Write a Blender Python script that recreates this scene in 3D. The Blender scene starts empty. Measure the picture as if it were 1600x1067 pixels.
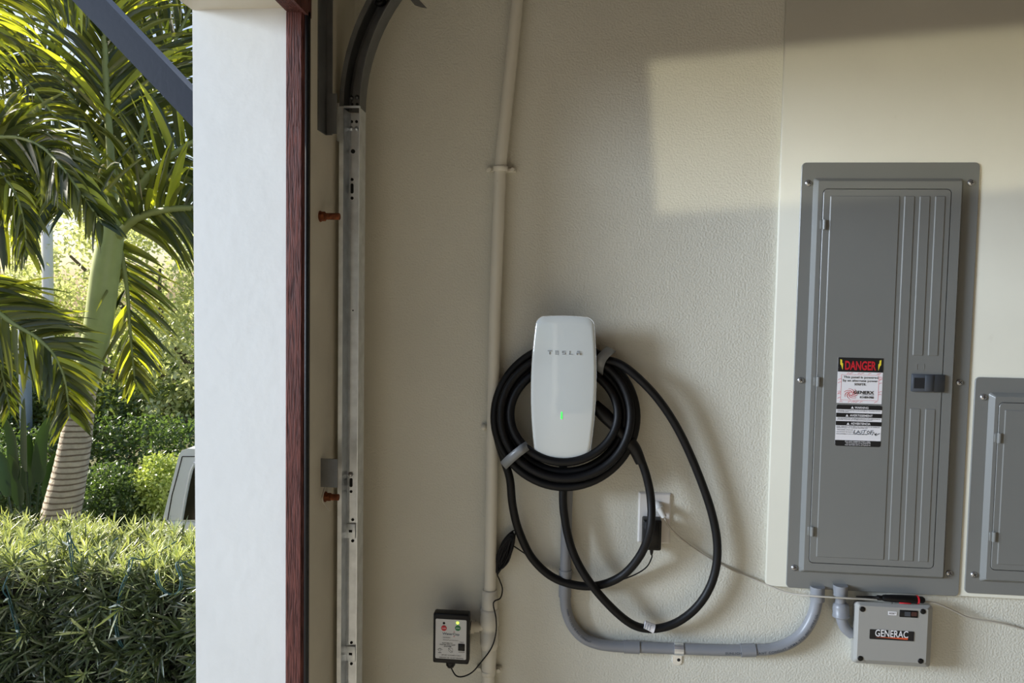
import bpy, bmesh, math, random
import numpy as np
from mathutils import Vector, Matrix
random.seed(7); rng = np.random.default_rng(7)
SC = bpy.context.scene
COL = SC.collection

# ------------------------------------------------------------------ camera
F, CX, CY, D, CH = 1150.0, 800.0, 533.5, 1.8, 1.6          # focal length in px of a 1600x1067 frame; distance to wall; eye height
YAW, PITCH, ROLL = -0.09360957, -0.05288489, 0.01705533
def _axes():
    r = Vector((math.cos(YAW), -math.sin(YAW), 0)); fw = Vector((math.sin(YAW), math.cos(YAW), 0)); up = Vector((0, 0, 1))
    w = fw*math.cos(PITCH) + up*math.sin(PITCH); u = up*math.cos(PITCH) - fw*math.sin(PITCH)
    r2 = r*math.cos(ROLL) + u*math.sin(ROLL); u2 = u*math.cos(ROLL) - r*math.sin(ROLL)
    return r2, u2, w
AR, AU, AW = _axes()
CAM = Vector((0, -D, CH))
cam = bpy.data.cameras.new('camera'); cam.sensor_width = 36; cam.sensor_fit = 'HORIZONTAL'; cam.lens = F/1600*36
cam.clip_start = 0.02; cam.clip_end = 500
camo = bpy.data.objects.new('camera', cam); COL.objects.link(camo)
m3 = Matrix((AR, AU, -AW)).transposed(); camo.matrix_world = Matrix.Translation(CAM) @ m3.to_4x4()
SC.camera = camo
def ray(x, y): return AR*((x-CX)/F) - AU*((y-CY)/F) + AW
def at(x, y, Y=0.0):
    v = ray(x, y); return CAM + v*((Y+D)/v.y)
def atX(x, y, X):
    v = ray(x, y); return CAM + v*(X/v.x)
def pxof(P):
    d = Vector(P) - CAM; z = d.dot(AW); return CX + F*d.dot(AR)/z, CY - F*d.dot(AU)/z

# ------------------------------------------------------------------ world, sun, exposure
SUN_TO = Vector((-0.86, 0.22, 0.60)).normalized()
world = bpy.data.worlds.new('sky'); SC.world = world; world.use_nodes = True
wn = world.node_tree; wn.nodes.clear()
wo = wn.nodes.new('ShaderNodeOutputWorld'); bg = wn.nodes.new('ShaderNodeBackground'); sk = wn.nodes.new('ShaderNodeTexSky')
sk.sky_type = 'NISHITA'; sk.sun_disc = False; sk.sun_elevation = math.asin(SUN_TO.z); sk.sun_rotation = math.atan2(SUN_TO.x, SUN_TO.y)
sk.air_density = 1.0; sk.dust_density = 2.0; sk.ozone_density = 1.0
bg.inputs['Strength'].default_value = 0.16
wn.links.new(sk.outputs[0], bg.inputs[0]); wn.links.new(bg.outputs[0], wo.inputs[0])
sl = bpy.data.lights.new('sun', 'SUN'); sl.energy = 10.8; sl.angle = math.radians(0.6); sl.color = (1.0, 0.93, 0.80)
so = bpy.data.objects.new('sun', sl); COL.objects.link(so); so.rotation_euler = SUN_TO.to_track_quat('Z', 'Y').to_euler()
# added soft fill lamp outside the opening, lifts the right side of the wall
al = bpy.data.lights.new('added_wall_fill', 'AREA'); al.shape = 'RECTANGLE'; al.size = 3.0; al.size_y = 3.0; al.energy = 66.0; al.spread = math.radians(36); al.color = (0.84, 0.98, 1.17)
ao = bpy.data.objects.new('added_wall_fill', al); COL.objects.link(ao); ao.location = (-9.0, -4.2, 3.2)
ao.rotation_euler = (Vector(ao.location)-Vector((.9, -.3, 1.1))).to_track_quat('Z', 'Y').to_euler()
# hard-edged reflection that a car window throws high on the wall
bl_ = bpy.data.lights.new('window_reflection', 'AREA'); bl_.shape = 'RECTANGLE'; bl_.size = 0.92; bl_.size_y = 0.36; bl_.spread = math.radians(1.2); bl_.energy = 0.25; bl_.color = (1.0, 0.93, 0.66)
bo = bpy.data.objects.new('window_reflection', bl_); COL.objects.link(bo)
bc_ = (at(1048, 222)+at(1663, 157))/2; bd_ = Vector((.30, 1, .02)).normalized(); bo.location = bc_-bd_*2.6
bo.rotation_euler = ((-bd_).to_track_quat('Z', 'Y').to_matrix() @ Matrix.Rotation(math.radians(4), 3, 'Z')).to_euler()
SC.view_settings.view_transform = 'Standard'; SC.view_settings.look = 'None'
SC.view_settings.gamma = 1; SC.view_settings.use_curve_mapping = False
SC.view_settings.exposure = 0.0

# ------------------------------------------------------------------ materials
def mat(name, col, rough=0.5, metal=0.0, bump=None, var=None, coat=0.0, spec=None, emit=None, transl=None, island=None, stain=None):
    """bump=(scale, distance_m, detail); var=(scale, amount) colour noise; island=(colA,colB) random per loose piece; stain=(scale,colour,lo,hi)"""
    m = bpy.data.materials.new(name); m.use_nodes = True; nt = m.node_tree; N = nt.nodes; L = nt.links
    b = N['Principled BSDF']; out = N['Material Output']
    b.inputs['Base Color'].default_value = (*col, 1); b.inputs['Roughness'].default_value = rough; b.inputs['Metallic'].default_value = metal
    if coat: b.inputs['Coat Weight'].default_value = coat; b.inputs['Coat Roughness'].default_value = 0.04
    if spec is not None: b.inputs['Specular IOR Level'].default_value = spec
    if emit: b.inputs['Emission Color'].default_value = (*emit[0], 1); b.inputs['Emission Strength'].default_value = emit[1]
    tc = N.new('ShaderNodeTexCoord'); csock = None
    if island:
        g = N.new('ShaderNodeNewGeometry'); mx = N.new('ShaderNodeMix'); mx.data_type = 'RGBA'
        L.new(g.outputs['Random Per Island'], mx.inputs['Factor']); mx.inputs['A'].default_value = (*island[0], 1); mx.inputs['B'].default_value = (*island[1], 1)
        csock = mx.outputs['Result']
    if var:
        n = N.new('ShaderNodeTexNoise'); n.inputs['Scale'].default_value = var[0]; n.inputs['Detail'].default_value = 5
        L.new(tc.outputs['Object'], n.inputs['Vector'])
        mr = N.new('ShaderNodeMapRange'); mr.inputs['From Min'].default_value = .3; mr.inputs['From Max'].default_value = .7
        mr.inputs['To Min'].default_value = 1-var[1]; mr.inputs['To Max'].default_value = 1+var[1]
        L.new(n.outputs['Fac'], mr.inputs['Value'])
        mx = N.new('ShaderNodeMix'); mx.data_type = 'RGBA'; mx.blend_type = 'MULTIPLY'; mx.inputs['Factor'].default_value = 1
        if csock: L.new(csock, mx.inputs['A'])
        else: mx.inputs['A'].default_value = (*col, 1)
        L.new(mr.outputs['Result'], mx.inputs['B']); csock = mx.outputs['Result']
    if stain:
        n = N.new('ShaderNodeTexNoise'); n.inputs['Scale'].default_value = stain[0]; n.inputs['Detail'].default_value = 8; n.inputs['Roughness'].default_value = .65
        L.new(tc.outputs['Object'], n.inputs['Vector'])
        mr = N.new('ShaderNodeMapRange'); mr.inputs['From Min'].default_value = stain[2]; mr.inputs['From Max'].default_value = stain[3]
        L.new(n.outputs['Fac'], mr.inputs['Value'])
        mx = N.new('ShaderNodeMix'); mx.data_type = 'RGBA'; L.new(mr.outputs['Result'], mx.inputs['Factor'])
        if csock: L.new(csock, mx.inputs['A'])
        else: mx.inputs['A'].default_value = (*col, 1)
        mx.inputs['B'].default_value = (*stain[1], 1); csock = mx.outputs['Result']
    if csock: L.new(csock, b.inputs['Base Color'])
    if bump:
        n = N.new('ShaderNodeTexNoise'); n.inputs['Scale'].default_value = bump[0]; n.inputs['Detail'].default_value = bump[2] if len(bump) > 2 else 2
        L.new(tc.outputs['Object'], n.inputs['Vector'])
        bp = N.new('ShaderNodeBump'); bp.inputs['Strength'].default_value = 1; bp.inputs['Distance'].default_value = bump[1]
        L.new(n.outputs['Fac'], bp.inputs['Height']); L.new(bp.outputs['Normal'], b.inputs['Normal'])
    if transl:
        t = N.new('ShaderNodeBsdfTranslucent'); t.inputs['Color'].default_value = (*transl[1], 1)
        ms = N.new('ShaderNodeMixShader'); ms.inputs['Fac'].default_value = transl[0]
        L.new(b.outputs[0], ms.inputs[1]); L.new(t.outputs[0], ms.inputs[2]); L.new(ms.outputs[0], out.inputs['Surface'])
    return m
def lin(r, g, b):
    f = lambda c: (c/255/12.92 if c/255 <= .04045 else ((c/255+.055)/1.055)**2.4)
    return (f(r), f(g), f(b))

def stucco():
    m = mat('stucco_paint', lin(211, 209, 196), 0.62, var=(2.5, .05), stain=(9, lin(150, 143, 126), .70, .86)); nt = m.node_tree; N = nt.nodes; L = nt.links
    b = N['Principled BSDF']; tc = N.new('ShaderNodeTexCoord')
    a = N.new('ShaderNodeTexNoise'); a.inputs['Scale'].default_value = 210; a.inputs['Detail'].default_value = 3
    c = N.new('ShaderNodeTexNoise'); c.inputs['Scale'].default_value = 14; c.inputs['Detail'].default_value = 3
    mr = N.new('ShaderNodeMapRange'); mr.inputs['From Min'].default_value = .35; mr.inputs['From Max'].default_value = .68
    ml = N.new('ShaderNodeMath'); ml.operation = 'MULTIPLY_ADD'; ml.inputs[1].default_value = 1.6
    for n in (a, c): L.new(tc.outputs['Object'], n.inputs['Vector'])
    L.new(a.outputs['Fac'], mr.inputs['Value']); L.new(c.outputs['Fac'], ml.inputs[0]); L.new(mr.outputs['Result'], ml.inputs[2])
    bp = N.new('ShaderNodeBump'); bp.inputs['Distance'].default_value = 0.0006; bp.inputs['Strength'].default_value = 1
    L.new(ml.outputs[0], bp.inputs['Height']); L.new(bp.outputs['Normal'], b.inputs['Normal'])
    return m
def woodgrain():
    m = mat('brown_woodgrain_vinyl', lin(98, 52, 42), 0.6, spec=.25); nt = m.node_tree; N = nt.nodes; L = nt.links
    b = N['Principled BSDF']; tc = N.new('ShaderNodeTexCoord'); mp = N.new('ShaderNodeMapping'); mp.inputs['Scale'].default_value = (230, 230, 11)
    n = N.new('ShaderNodeTexNoise'); n.inputs['Scale'].default_value = 1.6; n.inputs['Detail'].default_value = 3; n.inputs['Distortion'].default_value = .6
    L.new(tc.outputs['Object'], mp.inputs['Vector']); L.new(mp.outputs[0], n.inputs['Vector'])
    cr = N.new('ShaderNodeMapRange'); cr.inputs['From Min'].default_value = .36; cr.inputs['From Max'].default_value = .60
    L.new(n.outputs['Fac'], cr.inputs['Value'])
    mx = N.new('ShaderNodeMix'); mx.data_type = 'RGBA'; mx.inputs['A'].default_value = (*lin(62, 34, 31), 1); mx.inputs['B'].default_value = (*lin(112, 66, 58), 1)
    L.new(cr.outputs['Result'], mx.inputs['Factor']); L.new(mx.outputs['Result'], b.inputs['Base Color'])
    bp = N.new('ShaderNodeBump'); bp.inputs['Distance'].default_value = 0.0012; bp.inputs['Strength'].default_value = 1
    L.new(cr.outputs['Result'], bp.inputs['Height']); L.new(bp.outputs['Normal'], b.inputs['Normal'])
    return m
def trunk_mat():
    m = mat('palm_bark', lin(206, 194, 178), 0.9, var=(14, .2)); nt = m.node_tree; N = nt.nodes; L = nt.links
    b = N['Principled BSDF']; tc = N.new('ShaderNodeTexCoord'); w = N.new('ShaderNodeTexNoise'); w.inputs['Scale'].default_value = 60
    L.new(tc.outputs['Object'], w.inputs['Vector']); bp = N.new('ShaderNodeBump'); bp.inputs['Distance'].default_value = .004
    wv = N.new('ShaderNodeTexWave'); wv.bands_direction = 'Z'; wv.inputs['Scale'].default_value = 6.6; wv.inputs['Distortion'].default_value = 1.6; wv.inputs['Detail'].default_value = 2
    L.new(tc.outputs['Object'], wv.inputs['Vector']); mr = N.new('ShaderNodeMapRange'); mr.inputs['From Min'].default_value = .0; mr.inputs['From Max'].default_value = .35
    L.new(wv.outputs['Fac'], mr.inputs['Value']); mx = N.new('ShaderNodeMix'); mx.data_type = 'RGBA'; src = b.inputs['Base Color'].links[0].from_socket
    L.new(mr.outputs['Result'], mx.inputs['Factor']); mx.inputs['A'].default_value = (*lin(122, 104, 88), 1); L.new(src, mx.inputs['B']); L.new(mx.outputs['Result'], b.inputs['Base Color'])
    L.new(w.outputs['Fac'], bp.inputs['Height']); L.new(bp.outputs['Normal'], b.inputs['Normal'])
    return m
M = {}
M['stucco'] = stucco(); M['vinyl'] = woodgrain(); M['bark'] = trunk_mat()
M['smooth'] = mat('smooth_wall_paint', lin(207, 204, 189), 0.55, bump=(60, .0003, 3), var=(3, .04), stain=(7, lin(176, 166, 146), .66, .84))
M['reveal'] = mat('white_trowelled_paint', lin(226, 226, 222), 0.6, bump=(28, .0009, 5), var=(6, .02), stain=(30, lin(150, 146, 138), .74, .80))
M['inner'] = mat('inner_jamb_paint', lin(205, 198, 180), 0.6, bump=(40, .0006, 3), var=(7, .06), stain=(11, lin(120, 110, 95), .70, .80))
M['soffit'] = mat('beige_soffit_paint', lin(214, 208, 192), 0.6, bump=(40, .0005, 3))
M['pipe'] = mat('painted_pipe', lin(218, 214, 200), 0.42, bump=(45, .0006, 3), stain=(40, lin(140, 130, 112), .70, .82))
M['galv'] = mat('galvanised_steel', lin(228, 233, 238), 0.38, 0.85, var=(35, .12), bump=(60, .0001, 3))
M['galvdark'] = mat('dark_and_shaded_steel', lin(120, 122, 124), 0.42, 0.8, var=(20, .15), bump=(80, .0001, 2))  # dark steel fittings; on the curved rail it stands in for shade
M['rust'] = mat('rusty_iron', lin(120, 66, 36), 0.8, 0.3, bump=(300, .0008, 3), var=(120, .5))
M['hole'] = mat('dark_hole', (0.012, 0.012, 0.013), 0.9)
M['panelgrey'] = mat('grey_enamel', lin(121, 122, 119), 0.30, 0.0, bump=(500, .00006, 2), var=(4, .025))
M['latchgrey'] = mat('slate_plastic', lin(62, 67, 74), 0.5)
M['screw'] = mat('bright_screw', lin(190, 190, 190), 0.3, 0.9)
M['black'] = mat('black_plastic', lin(13, 13, 14), 0.42, spec=.3)
M['rubber'] = mat('black_cable_rubber', lin(10, 10, 12), 0.5, bump=(150, .0002, 2), spec=.3)
M['blackmat'] = mat('black_print', lin(16, 16, 18), 0.6)
M['white'] = mat('white_print', lin(232, 230, 232), 0.5)
M['glasswhite'] = mat('white_glass', lin(214, 220, 219), 0.08, coat=0.8)
M['rim'] = mat('white_rim', lin(235, 238, 240), 0.25)
M['chargerback'] = mat('charcoal_plastic', lin(40, 41, 44), 0.5)
M['greyprint'] = mat('grey_print', lin(142, 146, 150), 0.4)
M['led'] = mat('green_led', (0.05, .8, .1), 0.3, emit=((0.06, 1.0, 0.12), 1.1))
M['led2'] = mat('lime_led', (0.3, .8, .05), 0.3, emit=((0.55, 1.0, 0.08), 2.0))
M['tape'] = mat('translucent_tape', lin(132, 135, 137), 0.3)
M['pvc'] = mat('grey_pvc', lin(130, 132, 136), 0.38, var=(10, .05))
M['pvcprint'] = mat('dark_blue_print', lin(66, 76, 92), 0.6)
M['plate'] = mat('outlet_plastic', lin(218, 214, 208), 0.35)
M['plug'] = mat('white_plug_plastic', lin(214, 212, 206), 0.45)
M['cord'] = mat('grey_cord', lin(186, 180, 168), 0.5)
M['boxgrey'] = mat('grey_polycarbonate', lin(156, 155, 150), 0.42, bump=(300, .0001, 2))
M['red'] = mat('red_print', lin(196, 30, 44), 0.5)
M['orange'] = mat('orange_print', lin(212, 84, 44), 0.5)
M['yellow'] = mat('yellow_print', lin(236, 214, 60), 0.5)
M['green'] = mat('green_print', lin(30, 122, 72), 0.5)
M['pink'] = mat('pink_print', lin(214, 120, 128), 0.5)
M['blueprint'] = mat('slate_blue_print', lin(52, 74, 92), 0.5)
M['facegrey'] = mat('silver_faceplate', lin(205, 206, 205), 0.4)
M['navy'] = mat('navy_metal', lin(15, 20, 33), 0.4, bump=(90, .0002, 2))
M['concrete'] = mat('concrete', lin(118, 117, 116), 0.85, var=(3, .10), bump=(60, .001, 4))
M['garagefloor'] = mat('garage_floor_concrete', lin(150, 144, 132), 0.6, var=(2, .10), bump=(50, .0005, 3))
M['drywall'] = mat('drywall_paint', lin(196, 189, 174), 0.7)
M['soil'] = mat('soil_and_grass', lin(92, 92, 58), 0.95, var=(5, .4), bump=(20, .03, 4))
M['asphalt'] = mat('asphalt', lin(110, 110, 112), 0.9, var=(8, .15))

# ------------------------------------------------------------------ mesh builder
class MB:
    def __init__(s): s.v = []; s.f = []; s.sm = []; s.mi = []
    def add(s, vs, fs, smooth=False, mi=0):
        o = len(s.v); s.v += [tuple(p) for p in vs]; s.f += [tuple(o+i for i in f) for f in fs]; s.sm += [smooth]*len(fs); s.mi += [mi]*len(fs); return s
    def box(s, x0, x1, y0, y1, z0, z1, bev=0.0, seg=2, rot=None, smooth=False):
        if x0 > x1: x0, x1 = x1, x0
        if y0 > y1: y0, y1 = y1, y0
        if z0 > z1: z0, z1 = z1, z0
        if bev <= 0:
            vs = [(x, y, z) for z in (z0, z1) for y in (y0, y1) for x in (x0, x1)]
            if rot: vs = [rot @ Vector(p) for p in vs]
            return s.add(vs, [(0,2,3,1),(4,5,7,6),(0,1,5,4),(2,6,7,3),(0,4,6,2),(1,3,7,5)])
        bm = bmesh.new(); bmesh.ops.create_cube(bm, size=1)
        for v in bm.verts: v.co = Vector((x0+(v.co.x+.5)*(x1-x0), y0+(v.co.y+.5)*(y1-y0), z0+(v.co.z+.5)*(z1-z0)))
        bmesh.ops.bevel(bm, geom=bm.edges[:], offset=bev, segments=seg, profile=.5, affect='EDGES')
        return s.frombm(bm, rot, True)
    def frombm(s, bm, rot=None, smooth=False):
        bm.verts.index_update(); vs = [v.co.copy() for v in bm.verts]
        if rot: vs = [rot @ p for p in vs]
        fs = [[v.index for v in f.verts] for f in bm.faces]; bm.free()
        return s.add(vs, fs, smooth)
    def ring_stack(s, rings, smooth=True, cap0=True, cap1=True, closed=False):
        n = len(rings[0]); vs = [p for r in rings for p in r]; fs = []
        R_ = len(rings)
        for i in range(R_ if closed else R_-1):
            a = i*n; b = ((i+1) % R_)*n
            for k in range(n): fs.append((a+k, a+(k+1) % n, b+(k+1) % n, b+k))
        s.add(vs, fs, smooth)
        if not closed:
            if cap0: s.add(rings[0], [tuple(range(n))[::-1]], False)
            if cap1: s.add(rings[-1], [tuple(range(n))], False)
        return s
    def tube(s, pts, r, n=10, cap=True, closed=False, smooth=True):
        pts = [Vector(p) for p in pts]; N = len(pts); rad = r if isinstance(r, (list, tuple)) else [r]*N
        rings = []; up = None
        for i, p in enumerate(pts):
            if closed: t = pts[(i+1) % N]-pts[i-1]
            else: t = pts[min(i+1, N-1)]-pts[max(i-1, 0)]
            t.normalize()
            if up is None:
                up = Vector((0, 1, 0)) if abs(t.y) < .9 else Vector((1, 0, 0))
            a = (up - t*up.dot(t)).normalized(); up = a; b = t.cross(a)
            rings.append([p + (a*math.cos(2*math.pi*k/n)+b*math.sin(2*math.pi*k/n))*rad[i] for k in range(n)])
        return s.ring_stack(rings, smooth, cap, cap, closed)
    def cyl(s, p0, p1, r0, r1=None, n=16, smooth=True, cap=True):
        r1 = r0 if r1 is None else r1
        p0, p1 = Vector(p0), Vector(p1); t = (p1-p0).normalized(); a = t.orthogonal().normalized(); b = t.cross(a)
        rg = lambda p, r: [p+(a*math.cos(2*math.pi*k/n)+b*math.sin(2*math.pi*k/n))*r for k in range(n)]
        return s.ring_stack([rg(p0, r0), rg(p1, r1)], smooth, cap, cap)
    def lathe(s, p0, axis, prof, n=20, smooth=True):
        p0 = Vector(p0); t = Vector(axis).normalized(); a = t.orthogonal().normalized(); b = t.cross(a)
        rings = [[p0+t*h+(a*math.cos(2*math.pi*k/n)+b*math.sin(2*math.pi*k/n))*r for k in range(n)] for h, r in prof]
        return s.ring_stack(rings, smooth, True, True)
    def dome(s, c, axis, r, h, n=16, k=4):
        prof = [(h*math.sin(i/k*math.pi/2), max(r*math.cos(i/k*math.pi/2), 1e-5)) for i in range(k+1)]
        return s.lathe(c, axis, prof, n)
    def prism(s, poly, y0, y1, smooth=False):      # poly in (X,Z)
        n = len(poly); a = [(x, y0, z) for x, z in poly]; b = [(x, y1, z) for x, z in poly]
        s.add(a+b, [tuple(range(n))[::-1], tuple(range(n, 2*n))]); s.add(a+b, [(i, (i+1) % n, n+(i+1) % n, n+i) for i in range(n)], smooth); return s
    def rprism(s, x0, x1, z0, z1, y0, y1, r, seg=5): return s.prism(rrect(x0, x1, z0, z1, r, seg), y0, y1)
    def frustum(s, polyA, yA, polyB, yB, smooth=False, capA=True, capB=True):
        return s.ring_stack([[(x, yA, z) for x, z in polyA], [(x, yB, z) for x, z in polyB]], smooth, capA, capB)
    def ribbon(s, pts, w, Y, t=0.0003):            # flat stroke on plane y=Y facing -y
        pts = [Vector((p[0], p[1])) for p in pts]; N = len(pts); L_ = []; R_ = []
        for i, p in enumerate(pts):
            d = (pts[min(i+1, N-1)]-pts[max(i-1, 0)]); d.normalize(); nrm = Vector((-d.y, d.x)); ww = w[i] if isinstance(w, (list, tuple)) else w
            L_.append(p+nrm*ww/2); R_.append(p-nrm*ww/2)
        s.prism([(q.x, q.y) for q in L_]+[(q.x, q.y) for q in R_[::-1]], Y, Y+t); return s
    def build(s, name, mats, parent=None, kind=None):
        me = bpy.data.meshes.new(name); me.from_pydata(s.v, [], s.f); me.polygons.foreach_set('use_smooth', s.sm)
        for m in (mats if isinstance(mats, (list, tuple)) else [mats]): me.materials.append(m)
        if any(s.mi): me.polygons.foreach_set('material_index', s.mi)
        bm = bmesh.new(); bm.from_mesh(me); bmesh.ops.recalc_face_normals(bm, faces=bm.faces[:]); bm.to_mesh(me); bm.free()
        me.update(); return link(name, me, parent, kind)
def rrect(x0, x1, z0, z1, r, seg=5):
    if x0 > x1: x0, x1 = x1, x0
    if z0 > z1: z0, z1 = z1, z0
    P = []
    for cx, cz, a0 in ((x1-r, z1-r, 0), (x0+r, z1-r, 90), (x0+r, z0+r, 180), (x1-r, z0+r, 270)):
        for i in range(seg+1):
            a = math.radians(a0+90*i/seg); P.append((cx+r*math.cos(a), cz+r*math.sin(a)))
    return P
def link(name, me, parent=None, kind=None):
    o = bpy.data.objects.new(name, me); COL.objects.link(o)
    if parent:
        o.parent = parent
        # a part of a thing undoes the Empty's offset; a sub-part hangs on a part whose own frame is already the world's
        o.matrix_parent_inverse = Matrix.Translation(-Vector(parent.location)) if parent.parent is None else Matrix.Identity(4)
    if kind: o['kind'] = kind
    return o
def thing(name, label, cat, loc=(0, 0, 0), group=None):
    o = bpy.data.objects.new(name, None); COL.objects.link(o); o.location = loc; o.empty_display_size = .05
    o['label'] = label; o['category'] = cat
    if group: o['group'] = group
    return o
def tag(o, label, cat, group=None):
    o['label'] = label; o['category'] = cat
    if group: o['group'] = group
    return o
def spline(pts, n=8, closed=False):
    P = [Vector(p) for p in pts]; N = len(P); out = []
    for i in range(N if closed else N-1):
        if closed: a, b, c, d = P[i-1], P[i], P[(i+1) % N], P[(i+2) % N]
        else: a, b, c, d = P[max(i-1, 0)], P[i], P[i+1], P[min(i+2, N-1)]
        for k in range(n):
            t = k/n; out.append(.5*((2*b)+(c-a)*t+(2*a-5*b+4*c-d)*t*t+(3*b-a-3*c+d)*t**3))
    if not closed: out.append(P[-1])
    return out
# lettering: font outlines turned into thin meshes
_glyph = {}
def glyphs(text, bold=0.0, extr=0.0):
    key = (text, bold)
    if key not in _glyph:
        cu = bpy.data.curves.new('t', 'FONT'); cu.body = text; cu.offset = bold; cu.resolution_u = 3; cu.fill_mode = 'FRONT'
        o = bpy.data.objects.new('t', cu); COL.objects.link(o); dg = bpy.context.evaluated_depsgraph_get()
        me = bpy.data.meshes.new_from_object(o.evaluated_get(dg)); bpy.data.objects.remove(o); bpy.data.curves.remove(cu)
        _glyph[key] = ([v.co.to_2d() for v in me.vertices], [tuple(p.vertices) for p in me.polygons]); bpy.data.meshes.remove(me)
    return _glyph[key]
def letter(mb, text, x0, x1, z0, z1, Y, bold=0.0, fit=True, shear=0.0):
    vs, fs = glyphs(text, bold)
    a = min(v.x for v in vs); b = max(v.x for v in vs); c = min(v.y for v in vs); d = max(v.y for v in vs)
    sx = (x1-x0)/(b-a); sz = (z1-z0)/(d-c)
    mb.add([(x0+(v.x-a)*sx+shear*(v.y-c)*sz, Y, z0+(v.y-c)*sz) for v in vs], fs); return mb
def XZ(x, y, Y): p = at(x, y, Y); return p.x, p.z
def RC(tl, br, Y):                                   # rectangle from top-left / bottom-right sight lines on plane y=Y
    a = at(*tl, Y); b = at(*br, Y); return a.x, b.x, b.z, a.z      # x0,x1,z0,z1

# ================================================================== STRUCTURE
WX, RY, FX = -0.571, -0.30, -0.823                    # inner face of front wall, reveal plane, outer face
HZ = at(372, 14, RY).z                                # underside of door header
CEIL, RX, BY = 2.75, 5.4, -6.2
OPY = -5.2
MB().box(WX, RX+.2, 0, .2, -.3, CEIL).build('wall_back', M['stucco'], kind='structure')
wl = MB()
wl.box(FX, WX, RY, .2, -.3, CEIL); wl.box(FX, WX, OPY, RY, HZ, CEIL); wl.box(FX, WX, BY-.2, OPY, -.3, CEIL)
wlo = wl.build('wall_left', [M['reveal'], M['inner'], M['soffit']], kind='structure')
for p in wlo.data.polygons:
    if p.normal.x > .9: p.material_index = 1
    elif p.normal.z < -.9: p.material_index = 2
MB().box(RX, RX+.2, BY, 0, -.3, CEIL).build('wall_right', M['drywall'], kind='structure')
MB().box(WX, RX+.2, BY-.2, BY, -.3, CEIL).build('wall_front', M['drywall'], kind='structure')
MB().box(FX, RX+.2, BY-.2, .2, CEIL, CEIL+.2).build('ceiling', M['drywall'], kind='structure')
MB().box(FX, RX, BY, 0, -.2, 0).build('floor', M['garagefloor'], kind='structure')
# smooth drywall section that carries the panels
px0 = (at(1228, 2, -.012).x+at(1198, 900, -.012).x)/2; pz0 = at(1220, 917, -.012).z
MB().box(px0, RX, -.012, 0, pz0, CEIL, bev=.002, seg=1).build('trim_1', M['smooth'], kind='structure')
# brown wood-grain stop moulding on the jamb and on the header
SX = at(446, 500, RY-.012).x
def stop_profile(): return [(SX, RY), (SX, RY-.010), (SX+.003, RY-.013), (WX-.012, RY-.013), (WX-.004, RY-.006), (WX+.003, RY-.004), (WX+.003, RY)]
def vstop(z0, z1):
    pr = stop_profile(); b = MB(); b.ring_stack([[(x, y, z0) for x, y in pr], [(x, y, z1) for x, y in pr]], False); return b
vstop(0, HZ-.012).build('trim_2', M['vinyl'], kind='structure')
# rubber edge of the stop facing the room
MB().box(WX-.003, WX+.004, RY-.016, RY-.002, 0, HZ-.012, bev=.001, seg=1).build('trim_3', M['black'], kind='structure')
hs = MB(); hp = [(SX, HZ), (SX, HZ-.010), (SX+.004, HZ-.014), (WX-.010, HZ-.014), (WX-.004, HZ-.020), (WX+.004, HZ-.022), (WX+.004, HZ+.03), (WX, HZ+.03), (WX, HZ)]
hs.ring_stack([[(x, OPY, z) for x, z in hp], [(x, RY+.002, z) for x, z in hp]], False)
hs.build('trim_4', M['vinyl'], kind='structure')
# outside ground: driveway, then garden falling away to the street
MB().box(-16, FX, -40, .55, -.25, -.03).build('driveway', M['concrete'], kind='structure')
def gz(y): 
    t = min(max((y-1.6)/2.9, 0), 1); return -.05-1.78*t*t*(3-2*t)
g = MB(); ys = [.55, 1.0, 1.6, 2.0, 2.4, 2.8, 3.2, 3.6, 4.0, 4.5, 5, 9, 20, 60]; xs = [-60, -20, -14, -10, -7, -4, -1, 4, 12, 40]
g.add([(x, y, gz(y)) for y in ys for x in xs], [(j*len(xs)+i, j*len(xs)+i+1, (j+1)*len(xs)+i+1, (j+1)*len(xs)+i) for j in range(len(ys)-1) for i in range(len(xs)-1)], True)
g.build('garden_ground', M['soil'], kind='structure')

# ================================================================== GARAGE DOOR TRACK
tr = thing('garage_door_track', 'galvanised steel roller track curving up beside the door jamb', 'track', (-.53, -.09, 0))
TXL, TXR, TYB, TYF = -.553, -.516, -.088, -.142       # left/right flange, web, flange edge
zj = at(548, 176, TYB).z
prof = [(TXL+.004, TYF-.002), (TXL-.005, TYF-.003), (TXL-.007, TYF+.004), (TXL, TYF+.010), (TXL, TYB-.003), (TXL+.004, TYB), (TXR-.004, TYB+.0036), (TXR, TYB), (TXR+.001, TYF+.006), (TXR+.002, TYF)]
def thick(pr, t=.0016):                                # closed outline of a bent sheet
    n = len(pr); P = [Vector(p) for p in pr]; o = []
    for i in range(n):
        d = (P[min(i+1, n-1)]-P[max(i-1, 0)]).normalized(); o.append(P[i]+Vector((-d.y, d.x))*t)
    return [tuple(p) for p in P]+[tuple(p) for p in o[::-1]]
pr = thick(prof)
vr = MB(); vr.ring_stack([[(x, y, z) for x, y in pr] for z in (0.02, zj-.001)], False); vr.build('vertical_rail', M['galv'], tr)
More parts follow.
